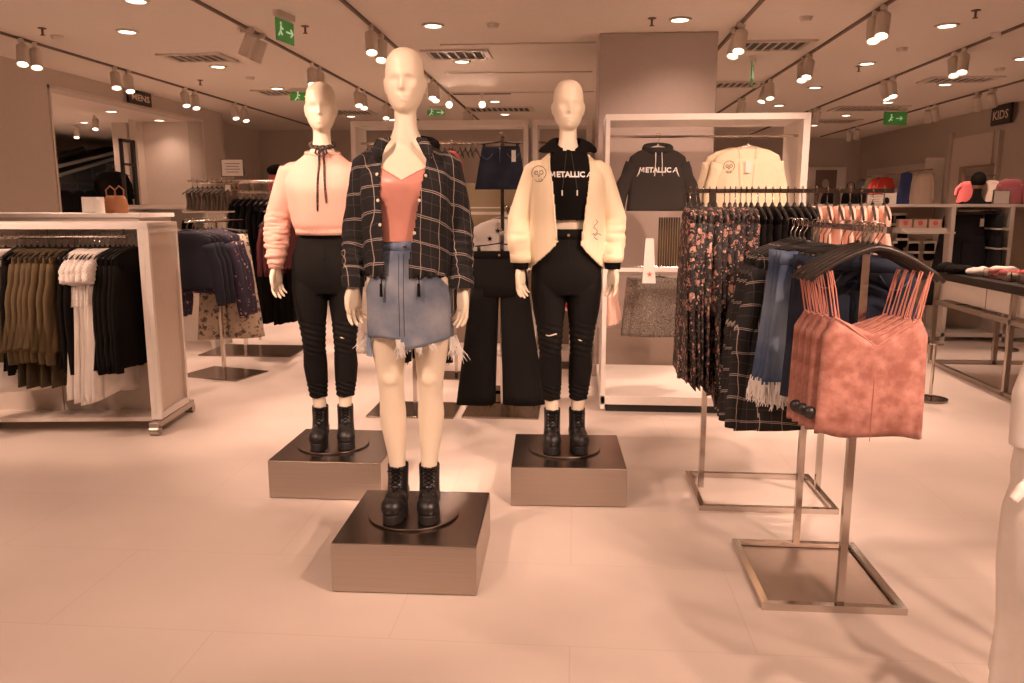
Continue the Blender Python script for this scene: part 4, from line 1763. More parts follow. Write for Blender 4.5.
def cami():
    n = 72
    R_ = []
    N = 14

    def top(x, front):
        ax = abs(x)
        if front:
            if ax < .125:
                return -.365 + ax * .72
            return max(-.275 - (ax - .125) * 1.9, -.41)
        if ax < .125:
            return -.335 + ax * .45
        return max(-.28 - (ax - .125) * 1.9, -.41)
    for i in range(N + 1):
        t = i / N
        rg = []
        for j in range(n):
            a = 2 * PI * j / n
            c, s_ = math.cos(a), math.sin(a)
            xt = .155 * math.copysign(abs(c) ** .8, c)
            zt = top(xt, s_ < 0)
            z = zt + (-.658 - zt) * t
            hw = .155 + .008 * t
            w = 1 + .06 * t * math.sin(5 * a + 1)
            rg.append((hw * math.copysign(abs(c) ** .8, c), .020 * (1 + .4 * t) * w * s_ * (1 + .3 * math.exp(-((z + .4) / .08) ** 2)), z + .006 * t * math.sin(4 * a)))
        R_.append(rg)
    o = MB().loft(R_, False, False).build('velvet_camisole', VELVET, None, smooth=True, solid=.003)
    m = MB()
    for s_ in (-1, 1):
        for y, dx in ((-.014, 0), (.012, .006)):
            m.tube([(s_ * (.150 + dx), y, -.135), (s_ * (.144 + dx), y * 1.1, -.155), (s_ * (.125 + dx * .3), y, -.278)], .0022, 6)
            m.tube([(s_ * (.144 + dx), y * .6, -.132), (s_ * (.130 + dx), y * 1.1, -.19), (s_ * (.112), y, -.29)], .0018, 6)
    m.split('strap', VELSTRAP, o)
    m = MB()
    m.tube([(-.125 + k * .0125, -.022 - .004 * (1 - abs(k - 10) / 10), top(-.125 + k * .0125, True)) for k in range(21)], .0022, 6)
    m.tube([(.0, -.026, -.37), (.002, -.028, -.5), (0, -.03, -.67)], .0012, 5)
    m.build('neckline_binding', VELSTRAP, o)
    return o


def cami_tagged():
    o = copy_tree(PROTO['cami'])
    o.name = 'velvet_camisole'
    m = MB()
    m.blob((-.155, -.034, -.595), (.021, .016, .021), 20, 12)
    k = m.build('security_tag', BLACKP, o, smooth=True)
    KIDS[o.name] = [c for c in bpy.data.objects if c.parent == o]
    return o


def denim_mini():
    o = skirt_shape(.17, .2, .62, -.11, .03, .06, 5, 2.0).build('indigo_denim_skirt', DENIMD, None, smooth=True)
    a = MB()
    for s_ in (-1, 1):
        a.tube([(s_ * (.06 + k * .02), -.032 - .0 * k, -.165 - .05 * math.sin(k * PI / 5)) for k in range(6)], .0025, 5)
    a.tube([(0, -.032, -.13), (0, -.036, -.3)], .002, 5)
    a.build('stitching', DENIMM, o)
    w = MB()
    w.loft([ell(0, 0, z, .176, .029, 44, 2.4) for z in (-.155, -.108)], False, False)
    w.build('waistband', DENIMD, o, smooth=True, solid=.004)
    return o


def denim_short():
    mb = skirt_shape(.135, .185, .40, -.10, .045, .02, 4, 2.0)
    o = mb.build('short_denim_skirt', DENIMD, None, smooth=True)
    a = MB()
    a.bx((.085, -.062, -.21), (.115, -.058, -.13))
    a.build('price_tag', PAPER, o)
    a = MB()
    for s_ in (-1, 1):
        a.tube([(s_ * (.05 + k * .018), -.047, -.15 - .04 * math.sin(k * PI / 5)) for k in range(6)], .002, 5)
    a.tube([(0, -.045, -.11), (0, -.056, -.25)], .002, 5)
    a.build('stitching', DENIMM, o)
    a = MB()
    a.blob((0, -.047, -.115), (.007, .004, .007), 10, 6)
    a.build('button', CHROME, o)
    return o


def hoodie_flat():
    mb = top_shape(.195, .50, .20, .045, .50, .052, .10, .03, 5, .5, drop=.075)
    o = mb.build('cropped_hoodie', CHARC, None, smooth=True)
    bv = bvh_of(mb)
    band_logo(bv, 0, -.245, .17, .004).build('printed_lettering', THREAD, o)
    a = MB()
    pts = [(.085 * math.cos(q), .01 + .035 * math.sin(q), -.085 + .02 * math.sin(q)) for q in [2 * PI * k / 16 for k in range(17)]]
    a.tube(pts, .022, 10)
    a.build('hood', CHARC, o, smooth=True)
    a = MB()
    for s_ in (-1, 1):
        a.tube([(s_ * .02, -.038, -.11), (s_ * .022, -.055, -.18), (s_ * .026, -.055, -.27)], .003, 6)
    a.split('drawstring', THREAD, o)
    return o


def cardigan_flat():
    mb = top_shape(.215, .60, .22, .045, .50, .05, .03, .05, 6, .9, drop=.07, neck=.06)
    o = mb.build('cream_cardigan', CREAMK, None, smooth=True)
    bv = bvh_of(mb)
    a = MB()      # V-shaped dark opening edges with rib band
    for s_ in (-1, 1):
        a.tube([on_front(bv, s_ * (.055 - .03 * k / 8), -.09 - k * .06, .0) for k in range(9)], .012, 8, flat=.6)
    a.split('front_band', CREAMK, o, smooth=True)
    doodle(bv, -.12, -.21, .035, .003).build('line_drawing', INK, o)
    a = MB()
    a.box((0, -.062, -.21), (.035, .003, .08))
    a.build('price_tag', PAPER, o)
    return o


def star_top():
    o = top_shape(.2, .4, .21, .06, .2, .055, .06, .05, 5, .4, drop=.07).build('white_tshirt', WHITEC, None, smooth=True)
    a = MB()
    for cx, cz in ((-.08, -.2), (.0, -.27), (.07, -.21), (.1, -.12), (-.03, -.15)):
        v = [(cx + (.018 if k % 2 == 0 else .008) * math.sin(k * PI / 5), -.066, cz + (.018 if k % 2 == 0 else .008) * math.cos(k * PI / 5)) for k in range(10)]
        a.add(v + [(x, y + .02, z) for x, y, z in v], [tuple(range(10)), tuple(range(19, 9, -1))] + [(k, (k + 1) % 10, 10 + (k + 1) % 10, 10 + k) for k in range(10)])
    a.build('dark_print', BLACKC, o)
    return o


def culottes():
    o = trouser_shape(.165, 1.17, .135, -.13, .05, .3, .30, .03, .07).build('black_culottes', BLACKJ, None, smooth=True)
    w = MB()
    w.loft([ell(0, 0, z, .172, .047, 40, 2.5) for z in (-.175, -.128)], False, False)
    w.build('waistband', BLACKC, o, smooth=True, solid=.004)
    b_ = MB()
    b_.blob((0, -.052, -.15), (.008, .004, .008), 12, 8)
    b_.build('button', mat('brass', (.6, .4, .2), .3, 1.0), o)
    f = fringe(o, [(s_ * (.165 + .12 * math.cos(a)), .05 * math.sin(a), -1.165) for s_ in (-1, 1) for a in [2 * PI * k / 12 for k in range(12)]], .06, 2, 9, .0016, .01)
    f.data.materials[0] = BLACKC
    return o


BUILD = {
    'hanger': mk_hanger('clothes_hanger', BLACKP, w=.19, drop=.055),
    'wide_hanger': mk_hanger('clothes_hanger', mat('black_wood', (.03, .022, .018), .3), w=.20, drop=.10, r=.010, apex=-.06, bow=1.15),
    'clip_hanger': mk_hanger('clip_hanger', BLACKP, clip=True, w=.16),
    'clear_hanger': mk_hanger('clothes_hanger', mat('clear_plastic', (.8, .76, .72), .15, .3), w=.18, drop=.06),
    'white_hanger': mk_hanger('clothes_hanger', WHITE, w=.15, drop=.05),
    'black_top': single('black_long_sleeve_shirt', lambda: top_shape(.175, .80, .235, .024, .66, .042, .03, .10, 5, 1.2, drop=.07), BLACKC),
    'white_lace_top': single('lace_blouse', lambda: top_shape(.17, .42, .19, .03, .12, .055, .05, .12, 7, 2.2, drop=.06), LACE),
    'white_tunic': single('white_tunic', lambda: top_shape(.175, .98, .235, .028, 0, .03, .0, .16, 8, .7, drop=.05, hemwave=.02), WHITEC),
    'olive_shirt': single('olive_shirt', lambda: top_shape(.165, .68, .255, .026, .60, .045, .07, .2, 7, .2, drop=.06, hemwave=.01), OLIVE),
    'olive_dark': single('olive_trousers', lambda: skirt_shape(.15, .19, .92, -.3, .026, .14, 6, .9), mat('dark_olive', (.06, .042, .018), .9)),
    'white_dress': single('white_dress', lambda: top_shape(.17, .97, .28, .035, .16, .05, .04, .16, 7, 1.7, drop=.06, hemwave=.015), WHITEC),
    'navy_top': single('navy_sweater', lambda: top_shape(.175, .53, .2, .03, .50, .048, .05, .05, 5, .5, drop=.07), NAVY),
    'purple_top': single('purple_floral_blouse', lambda: top_shape(.2, .58, .2, .03, .62, .052, .07, .08, 5, .9, drop=.07), EMBRO),
    'beige_trousers': single('patterned_trousers', lambda: trouser_shape(.16, 1.0, .12, -.12, .03, .6, .28, .01, .08), BEIGEP),
    'burgundy_top': single('burgundy_blouse', lambda: top_shape(.17, .5, .2, .025, .42, .04, .05, .10, 6, .5), BURG),
    'black_dress': single('black_dress', lambda: top_shape(.17, 1.22, .24, .032, .3, .04, .03, .12, 7, .4), BLACKC),
    'grey_top': single('grey_camisole', lambda: top_shape(.13, .30, .13, .02, 0, .035, .02, .2, 6, 1.5), mat('grey_knit', (.22, .17, .14), .85)),
    'floral_dress': single('floral_dress', lambda: top_shape(.17, .88, .30, .027, .42, .042, .03, .16, 8, .3, drop=.05, hemwave=.015), FLORAL),
    'floral_blouse': single('floral_blouse', lambda: top_shape(.16, .98, .25, .030, .40, .042, .02, .18, 7, 1.3, drop=.05, hemwave=.02), FLORAL),
    'black_skirt': single('black_pleated_dress', lambda: top_shape(.15, .62, .2, .024, .25, .035, .02, .16, 9, .3), BLACKC),
    'pink_top': single('pink_sleeveless_shirt', lambda: top_shape(.125, .31, .15, .030, 0, .03, 0, .12, 6, .8, z0=-.075, drop=.06, neck=.04), PINKT),
    'plaid_shirt': single('plaid_shirt', lambda: top_shape(.2, .84, .24, .03, .66, .05, .06, .10, 6, .6, drop=.07), PLAID),
    'frayed_skirt': frayed_skirt,
    'denim_mini': denim_mini,
    'cami': cami,
    'cami_tagged': cami_tagged,
    'hoodie': hoodie_flat,
    'cardigan': cardigan_flat,
    'star_top': star_top,
    'culottes': culottes,
    'tweed_skirt': single('tweed_skirt', lambda: skirt_shape(.165, .205, .50, -.08, .05, .07, 6, .4), TWEED),
    'denim_hang': denim_short,
    'red_top': single('red_shirt', lambda: top_shape(.18, .55, .19, .035, .4, .045, .05, .08, 6, .3), RED),
    'coral_top': single('pink_shirt', lambda: top_shape(.18, .5, .2, .035, .2, .045, .05, .08, 6, .3), CORAL),
    'burg_top2': single('maroon_shirt', lambda: top_shape(.18, .5, .2, .035, .4, .045, .05, .08, 6, .3), BURG),
    'blue_dress': single('blue_dress', lambda: top_shape(.14, 1.2, .24, .05, 0, .045, .05, .12, 6, .3), BLUE),
    'cream_blouse': single('cream_blouse', lambda: top_shape(.17, 1.05, .22, .05, .6, .05, .04, .12, 6, .3), mat('cream_cotton', (.72, .6, .5), .85)),
    'grey_shirt': single('grey_shirt', lambda: top_shape(.17, .9, .2, .05, .5, .05, .04, .12, 6, .3), mat('blue_grey_cotton', (.28, .3, .33), .85)),
    'indigo_jeans': single('indigo_jeans', lambda: trouser_shape(.2, 1.0, .17, -.05, .05, .3, .28, .0, .03), mat('raw_denim', (.015, .016, .022), .85)),
}
rj = random.Random(11)


def row(kind, hanger, n, p0, p1, rz, label, cat, group, hlabel, hgroup, first=None, last=None, jit=.06, scale=1.0, zoff=0.0):
    """n garments and their hangers evenly along the rail from p0 to p1"""
    p0, p1 = Vector(p0), Vector(p1)
    for i in range(n):
        t = i / (n - 1) if n > 1 else 0
        p = p0.lerp(p1, t)
        a = rz + rj.uniform(-jit, jit)
        lb, g_ = label, group
        if i == 0 and first:
            lb = first
        if i == n - 1 and last:
            lb = last
        s = scale * rj.uniform(.985, 1.015)
        put(kind, p + Vector((0, 0, zoff)), a, lb, cat, g_, s)
        if hanger:
            put(hanger, p, a, hlabel, 'hanger', hgroup)


# ---------------------------------------------------------------- white gondola at the left
G = thing('white_gondola', 'long white shop gondola at left with perforated end panel and wheeled foot', 'clothes rack', (-2.575, 4.665, 0), R(6))
GW = 2.6
a = MB()
a.bx((-GW, .225, .08), (-.07, .25, 1.27))
a.build('back_panel', CREAMP, G)
a = MB()
for x in (-.72, -1.44, -2.2):
    a.bx((x - .003, .221, .08), (x + .003, .225, 1.27))
a.build('panel_joint', BROWNP, G)
a = MB()
a.bx((-GW, 0.0, 1.275), (0, .46, 1.315))
a.build('top_shelf', WHITE, G, bevel=.003)
a = MB()
a.bx((-.065, 0, .09), (-.03, .46, 1.275))
a.build('end_panel', WHITE, G, bevel=.003)
a = MB()
for q in ((0, .03), (.43, .46)):
    a.bx((-.03, q[0], .09), (0, q[1], 1.29))
a.bx((-.03, .03, .09), (0, .43, .13))
a.bx((-.03, .03, 1.25), (0, .43, 1.29))
a.build('end_frame', WHITE, G)
PERF = mat('perforated_panel', (.66, .56, .48), .5)
a = MB()
a.bx((-.028, .03, .13), (-.018, .43, 1.25))
a.build('perforated_sheet', PERF, G)
a = MB()
a.bx((-GW, .02, .075), (-.06, .44, .10))
a.build('bottom_shelf', CREAMP, G)
a = MB()
a.bx((-.06, -.06, .045), (0, .55, .085))
a.build('foot_beam', STEEL, G, bevel=.003)
for y in (-.04, .53):
    a = MB()
    a.tube([(-.06, y, .03), (.0, y, .03)], .03, 16)
    a.build('castor', STEEL, G)
for y in (.11, .37):
    a = MB()
    a.tube([(-2.5, y, 1.225), (-.18, y, 1.225)], .012, 12)
    a.tube([(-1.0, y, 1.225), (-1.0, y, 1.275)], .006, 8)
    a.tube([(-.2, y, 1.225), (-.2, y, 1.275)], .006, 8)
    a.tube([(-2.4, y, 1.225), (-2.4, y, 1.275)], .006, 8)
    a.build('hang_rail', CHROME, G)
GM = Matrix.Translation((-2.575, 4.665, 0)) @ Matrix.Rotation(R(6), 4, 'Z')
gp = lambda x, y=.11, z=1.237: GM @ Vector((x, y, z))
HL = 'black plastic hanger in the packed row on the front rail of the white gondola'
HG = 'hangers on the front rail of the gondola'
gr = R(94)
row('black_top', 'hanger', 5, gp(-.14), gp(-.25), R(80), 'black long-sleeved top hanging in the row next to the gondola end panel', 'top', 'black tops on the gondola', HL, HG,
    first='black long-sleeved top nearest the gondola end panel, front of its row', jit=.04)
row('white_tunic', 'hanger', 6, gp(-.285), gp(-.435), R(84), 'white sleeveless tunic hanging between the black tops and the olive shirts', 'tunic', 'white tunics on the gondola', HL, HG,
    first='white long tunic at the front of its row, beside the black tops', jit=.06)
row('white_lace_top', None, 5, gp(-.29), gp(-.42), R(84), 'white lace shoulder piece over the tunics on the gondola', 'lace top', 'white lace tops on the gondola', HL, HG)
row('black_top', 'hanger', 2, gp(-.465), gp(-.50), gr, 'black top squeezed between white tunics and olive shirts on the gondola', 'top', 'black tops in the middle of the gondola', HL, HG)
row('olive_shirt', 'hanger', 8, gp(-.54), gp(-.80), R(80), 'olive green long shirt hanging in its row on the gondola', 'shirt', 'olive shirts on the gondola', HL, HG,
    first='olive green long shirt, rightmost of the olive row on the gondola', jit=.07)
row('olive_dark', None, 4, gp(-.57), gp(-.77), R(80), 'dark olive trousers hanging under the olive shirts', 'trousers', 'dark olive trousers on the gondola', HL, HG)
row('black_top', 'hanger', 2, gp(-.825), gp(-.85), gr, 'black garment between the olive shirts and the white dresses at far left', 'top', 'black tops left of the olive shirts', HL, HG)
row('white_dress', 'hanger', 3, gp(-.89, .06), gp(-.98, .06), R(62), 'white gathered dress hanging at the left edge of the picture', 'dress', 'white dresses at the far left of the gondola', HL, HG,
    first='white gathered dress at the left edge, foremost of its row')
row('black_top', 'hanger', 4, gp(-.17, .37), gp(-.28, .37), R(92), 'black top on the hidden rear rail of the gondola', 'top', 'black tops on the rear gondola rail', 'black hanger on the rear rail of the white gondola', 'hangers on the rear gondola rail')
row('olive_shirt', 'hanger', 2, gp(-.30, .37), gp(-.36, .37), R(95), 'olive shirt on the hidden rear rail of the gondola', 'shirt', 'olive shirts on the rear gondola rail', 'black hanger on the rear rail of the white gondola', 'hangers on the rear gondola rail')

# low white shelving behind the gondola with the things on it
t = thing('low_shelf_unit', 'low white shelf unit behind the left gondola, only its top showing', 'shelf', (-3.95, 5.62, 0), 0)
a = MB()
a.bx((-1.6, 0, 1.33), (.8, .5, 1.36))
a.build('top_board', WHITE, t)
a = MB()
a.bx((-1.6, .02, 0), (.78, .48, 1.33))
a.build('carcass', CREAMP, t)
a = MB()
a.box((0, 0, .055), (.12, .10, .11))
tag(a.build('white_card_box', PAPER, loc=aty(94, 212, 5.75) * 1.0, bevel=.003), 'small white box standing on the low shelf behind the gondola', 'box')
p = aty(104, 212, 5.75)
a = MB()
a.disc((0, 0, 0), .035, .09, 20)
a.ringz((0, 0, .09), .028, .036, .01, 20)
tag(a.build('white_mug', PAPER, loc=(p.x, 5.7, 1.36)), 'white round tub beside the small white box on the low shelf', 'tub')
for i, (px, lb) in enumerate(((112, 'left'), (121, 'right'))):
    p = aty(px, 212, 5.8)
    a = MB()
    a.loft([ell(0, 0, 0, .05, .04, 20), ell(0, 0, .05, .062, .045, 20), ell(0, 0, .1, .05, .03, 20), ell(0, 0, .13, .035, .012, 20)])
    a.tube([(-.03, 0, .12), (-.035, 0, .17), (0, 0, .2), (.035, 0, .17), (.03, 0, .12)], .005, 6)
    tag(a.build('tan_handbag', TAN, loc=(p.x, 5.8, 1.36), smooth=True), 'small tan leather bag, %s one of two on the low shelf behind the gondola' % lb, 'bag')


# ---------------------------------------------------------------- T-stands
def t_stand(name, loc, rz, h, arm, base, label, group=None, arm2=None):
    t = thing(name, label, 'clothes stand', loc, rz, group)
    a = MB()
    a.bx((-base[0] / 2, -base[1] / 2, 0), (base[0] / 2, base[1] / 2, .012))
    a.build('base_plate', DARKPLATE, t, bevel=.002)
    a = MB()
    a.bx((-.0125, -.0125, .012), (.0125, .0125, h))
    a.build('post', CHROME, t)
    a = MB()
    a.tube([(-arm, 0, h), ((arm2 if arm2 is not None else arm), 0, h)], .011, 10)
    a.build('arm', CHROME, t, smooth=True)
    return t


# stand with navy tops, arm pointing towards the walkway
SA = Vector((-2.96, 6.42, 0))
t_stand('clothing_stand', SA, R(-106), 1.29, .34, (.42, .58), 'chrome T-stand on a dark square plate holding navy and purple tops')
u = Vector((math.cos(R(-106)), math.sin(R(-106)), 0))
top = SA + Vector((0, 0, 1.30))
row('navy_top', 'hanger', 3, top + u * .32, top + u * .20, R(12), 'navy blue plain top hanging behind the front one on the T-stand', 'top', 'navy tops on the T-stand', 'black hanger on the arm of the navy top stand', 'hangers on the navy top stand',
    first='navy blue long-sleeved top facing the aisle at the front of the T-stand', jit=.03)
row('purple_top', 'hanger', 4, top + u * .13 + Vector((.1, 0, 0)) * 0, top + u * .0, R(14), 'dark purple top with floral sleeves hanging behind the navy tops', 'top', 'purple floral tops on the T-stand', 'black hanger on the arm of the navy top stand', 'hangers on the navy top stand', jit=.06)
row('beige_trousers', 'clip_hanger', 2, top - u * .08, top - u * .14, R(20), 'beige patterned trousers hanging at the back of the navy top stand', 'trousers', 'beige patterned trousers', 'black clip hanger behind the purple tops', 'clip hangers on the navy top stand')

# big four-way rack behind
RB_ = Vector((-3.22, 7.5, 0))
t = thing('four_way_rack', 'chrome four-way clothes rack on a dark base plate behind the navy top stand', 'clothes rack', RB_, 0)
a = MB()
a.bx((-.35, -.3, 0), (.55, .3, .012))
a.build('base_plate', DARKPLATE, t, bevel=.002)
a = MB()
a.bx((-.015, -.015, .012), (.015, .015, 1.66))
a.build('post', CHROME, t)
for z, x0, x1, y in ((1.64, -.42, .62, -.12), (1.64, -.42, .62, .12), (1.36, -.4, .1, -.3)):
    a = MB()
    a.tube([(x0, y, z), (x1, y, z)], .012, 8)
    a.tube([(0, y, z), (0, 0, z)], .01, 8)
    a.build('arm', CHROME, t)
HB = 'black hanger on the upper rail of the four-way rack behind the navy tops'
HBG = 'hangers on the four-way rack'
zt = 1.652
row('grey_top', 'hanger', 9, RB_ + Vector((-.38, -.12, zt)), RB_ + Vector((.0, -.12, zt)), R(88), 'grey strappy top hanging high on the four-way rack', 'top', 'grey tops on the four-way rack', HB, HBG)
row('black_dress', 'hanger', 10, RB_ + Vector((.05, -.12, zt - .1)), RB_ + Vector((.58, -.12, zt - .1)), R(88), 'long black dress hanging on the four-way rack left of the pink sweater mannequin', 'dress', 'long black dresses on the four-way rack', HB, HBG)
row('burgundy_top', 'hanger', 5, RB_ + Vector((.50, -.5, 1.37)), RB_ + Vector((.68, -.5, 1.37)), R(84), 'burgundy top hanging in front of the long black dresses', 'top', 'burgundy tops in front of the black dresses', 'black hanger holding burgundy tops', 'hangers of the burgundy tops')
a = MB()
a.tube([(.0, 0, 1.36), (.45, -.5, 1.36), (.74, -.5, 1.36)], .010, 8)
a.build('arm', CHROME, t)


def sign_card(p, w, h, label, lines=3, stem=.0, rz=0.0, name='sign_card'):
    t = thing(name, label, 'sign', p, rz)
    a = MB()
    a.bx((-w / 2, -.006, stem), (w / 2, .006, stem + h))
    a.build('card', PAPER, t)
    a = MB()
    for s_ in (-1, 1):
        a.bx((s_ * w / 2 - .004, -.009, stem), (s_ * w / 2 + .004, .009, stem + h))
    a.bx((-w / 2, -.009, stem + h - .004), (w / 2, .009, stem + h + .004))
    a.bx((-w / 2, -.009, stem - .004), (w / 2, .009, stem + .004))
    a.build('card_frame', CHROME, t)
    if lines:
        a = MB()
        for k in range(lines):
            z = stem + h * (.75 - .5 * k / max(1, lines - 1))
            ww = w * (.34 - .05 * (k % 2))
            a.bx((-ww, -.0075, z - h * .02), (ww, -.0055, z + h * .02))
        a.build('printed_lines', mat('print_grey', (.3, .22, .18), .8), t)
    if stem:
        a = MB()
        a.tube([(0, .0, 0), (0, .0, stem)], .006, 8)
        a.build('stem', CHROME, t)
    return t


sign_card((RB_.x + .02, 7.38, 1.655), .21, .155, 'white printed card in a clear stand on top of the four-way rack', 4, .03)
sign_card((RB_.x + .0, 7.30, 1.51), .06, .1, 'small blank white ticket hanging below the card on the four-way rack', 0, 0)
p = aty(278, 178, 7.9)
a = MB()
a.loft([ell(0, 0, 0, .09, .06, 24), ell(0, 0, .1, .1, .07, 24), ell(0, 0, .17, .08, .05, 24)])
tag(a.build('pink_bag', CORAL, loc=(p.x, 7.9, 1.56), smooth=True), 'coral pink bag with dark flap on the shelf behind the four-way rack', 'bag')
a = MB()
a.blob((0, 0, 0), (.11, .08, .06), 20, 10)
tag(a.build('dark_hat', BLACKC, loc=(p.x + .0, 7.9, 1.76), smooth=True), 'dark cap resting on the coral pink bag', 'hat')
t = thing('wall_shelf', 'chrome and glass shelf behind the four-way rack carrying a coral bag', 'shelf', (p.x, 7.95, 0), 0)
a = MB()
a.bx((-.4, -.15, 1.54), (.3, .25, 1.56))
a.build('board', CREAMP, t)
for x in (-.38, .28):
    a = MB()
    a.bx((x - .012, .2, 0), (x + .012, .224, 1.75))
    a.build('upright', CHROME, t)
# small white cubby seen between gondola and four-way rack
t = thing('white_cubby', 'low white cubby unit between the gondola end and the navy top stand', 'shelf', (-4.0, 7.6, 0), 0)
a = MB()
for q in (((-.42, 0, 0), (-.38, .4, 1.42)), ((.38, 0, 0), (.42, .4, 1.42)), ((-.42, 0, 1.38), (.42, .4, 1.42)), ((-.38, .36, 0), (.38, .4, 1.38))):
    a.bx(*q)
a.build('frame', WHITE, t)
a = MB()
a.bx((-.38, .02, 1.16), (.38, .36, 1.18))
a.bx((-.38, .02, .7), (.38, .36, .72))
a.split('shelf', WHITE, t)
for i, (dx, m_, nm, lb) in enumerate(((-.2, BLACKC, 'black_shoe', 'dark shoe on the upper cubby shelf, left one'), (.12, BLACKC, 'black_shoe', 'dark shoe on the upper cubby shelf, right one'))):
    a = MB()
    a.loft([ell(0, 0, z, .045 - z * .1, .11 - z * .3, 20) for z in (0, .03, .06, .09)])
    a.blob((0, -.03, .04), (.04, .07, .04))
    tag(a.build(nm, m_, loc=(-4.0 + dx, 7.8, 1.18), smooth=True), lb, 'shoe')

# ---------------------------------------------------------------- white box frame in front of the column
FX0, FX1, FY0, FY1, FH = .19, 1.50, 5.41, 6.55, 1.965
t = thing('white_display_frame', 'large white open box frame with low platform in front of the column', 'display frame', (0, 0, 0), 0)
TH = .055
a = MB()
a.bx((FX0, FY0, 0.02), (FX0 + TH * .55, FY0 + .5, FH))
a.build('side_panel', WHITE, t, bevel=.002)
a = MB()
a.bx((FX1 - TH * .8, FY0, 0.02), (FX1, FY0 + .5, FH))
a.build('side_panel', WHITE, t, bevel=.002)
a = MB()
a.bx((FX0, FY0, FH), (FX1, FY0 + .5, FH + .04))
a.build('top_panel', WHITE, t, bevel=.002)
a = MB()
a.bx((FX0, FY0, .055), (FX1, FY1, .115))
a.build('platform', WHITE, t, bevel=.002)
a = MB()
a.bx((FX0 + .04, FY0 + .03, 0), (FX1 - .02, FY1 - .02, .055))
a.build('kick_board', BLACKM, t)
a = MB()
a.bx((FX0, FY1 - .02, .115), (FX1, FY1 + .0, .42))
a.build('back_board', BROWNP, t)
a = MB()
a.bx((FX0 + .03, FY0 + .02, .975), (FX1 - .04, FY0 + .05, 1.0))
a.build('cross_bar', WHITE, t)
a = MB()
a.tube([(FX0 + .03, FY0 + .12, 1.87), (FX1 - .04, FY0 + .12, 1.87)], .009, 10)
a.build('hang_rail', CHROME, t)
a = MB()
a.tube([(FX0 + .03, FY0 + .3, .985), (FX1 - .04, FY0 + .3, .985)], .009, 10)
a.build('hang_rail', CHROME, t)
yh = FY0 + .12
put('hoodie', (.545, yh, 1.88), R(4), 'charcoal cropped hoodie with white jagged lettering hanging in the white frame', 'hoodie')
put('clear_hanger', (.545, yh, 1.88), R(4), 'clear hanger holding the charcoal hoodie in the white frame', 'hanger')
put('cardigan', (1.135, yh, 1.88), R(-4), 'cream open cardigan with drawing and price tag hanging in the white frame', 'cardigan')
put('clear_hanger', (1.135, yh, 1.88), R(-4), 'clear hanger holding the cream cardigan in the white frame', 'hanger')
put('cardigan', (1.09, yh + .09, 1.88), R(0), 'second cream cardigan peeking out behind the front cardigan in the white frame', 'cardigan')
put('tweed_skirt', (.60, FY0 + .30, .995), R(5), 'grey tweed mini skirt hanging in front below the cross bar of the white frame', 'skirt', 'grey tweed skirts in the white frame')
put('clip_hanger', (.60, FY0 + .30, .995), R(5), 'black clip hanger of the front grey tweed skirt', 'hanger')
put('tweed_skirt', (.53, FY0 + .36, .995), R(20), 'second grey tweed mini skirt, behind and left of the front one', 'skirt', 'grey tweed skirts in the white frame')
put('clip_hanger', (.53, FY0 + .36, .995), R(20), 'black clip hanger of the rear grey tweed skirt', 'hanger')
# tall white card with a pink star, standing on the bar
t = thing('star_card', 'tall white tapering card with a pink star leaning on the frame cross bar', 'card', (.49, FY0 + .02, .90), 0)
a = MB()
v = [(-.035, 0, .0), (.055, 0, .0), (.032, 0, .30), (-.02, 0, .30)]
a.add([(x, -.022, z) for x, y, z in v] + [(x, -.016, z) for x, y, z in v], [(0, 1, 2, 3), (7, 6, 5, 4), (0, 4, 5, 1), (1, 5, 6, 2), (2, 6, 7, 3), (3, 7, 4, 0)])
a.build('card', PAPER, t)
a = MB()
v = [(.012 + (.022 if k % 2 == 0 else .009) * math.sin(k * PI / 5), -.024, .06 + (.022 if k % 2 == 0 else .009) * math.cos(k * PI / 5)) for k in range(10)]
a.add(v, [tuple(range(10))])
a.build('star', CORAL, t)
# beaded olive cords hanging under the hoodie, back of the frame
t = thing('striped_garment', 'olive striped scarf hanging on the frame behind the hoodie hem', 'scarf', (.66, FY0 + .30, .985), 0)
a = MB()
for k in range(9):
    a.tube([(-.07 + k * .017, 0, .0), (-.07 + k * .017, .004 * (k % 2), .35)], .007, 8)
a.build('pleats', OLIVE, t, smooth=True)
# pale pink garment at the left edge of the frame
put('pink_top', (.27, FY0 + .30, .995), R(80), 'pale pink top hanging at the left edge of the white frame', 'top', scale=1.3)
put('hanger', (.27, FY0 + .30, .995), R(80), 'black hanger of the pale pink top in the white frame', 'hanger')

# ---------------------------------------------------------------- chrome rack with floral dresses
def loop_rack(name, label, x0, x1, y0, y1, posts, rail, zr, plate=False, group=None):
    t = thing(name, label, 'clothes rack', (0, 0, 0), 0, group)
    a = MB()
    q = .026
    a.bx((x0, y0, 0), (x1, y0 + q, q))
    a.bx((x0, y1 - q, 0), (x1, y1, q))
    a.bx((x0, y0 + q, 0), (x0 + q, y1 - q, q))
    a.bx((x1 - q, y0 + q, 0), (x1, y1 - q, q))
    a.build('base_frame', CHROME, t)
    if plate:
        a = MB()
        a.bx((x0 + .03, y0 + .03, 0.001), (x1 - .03, y1 - .03, .006))
        a.build('base_plate', mat('plate_bronze', (.42, .33, .27), .45, .6), t)
    for px_, py_ in posts:
        a = MB()
        a.bx((px_ - .0125, py_ - .0125, q), (px_ + .0125, py_ + .0125, zr))
        a.build('post', CHROME, t)
    a = MB()
    a.bx((rail[0][0] - .008, rail[0][1] - .008, zr - .02), (rail[1][0] + .008, rail[1][1] + .008, zr))
    a.build('hang_rail', CHROME, t)
    return t


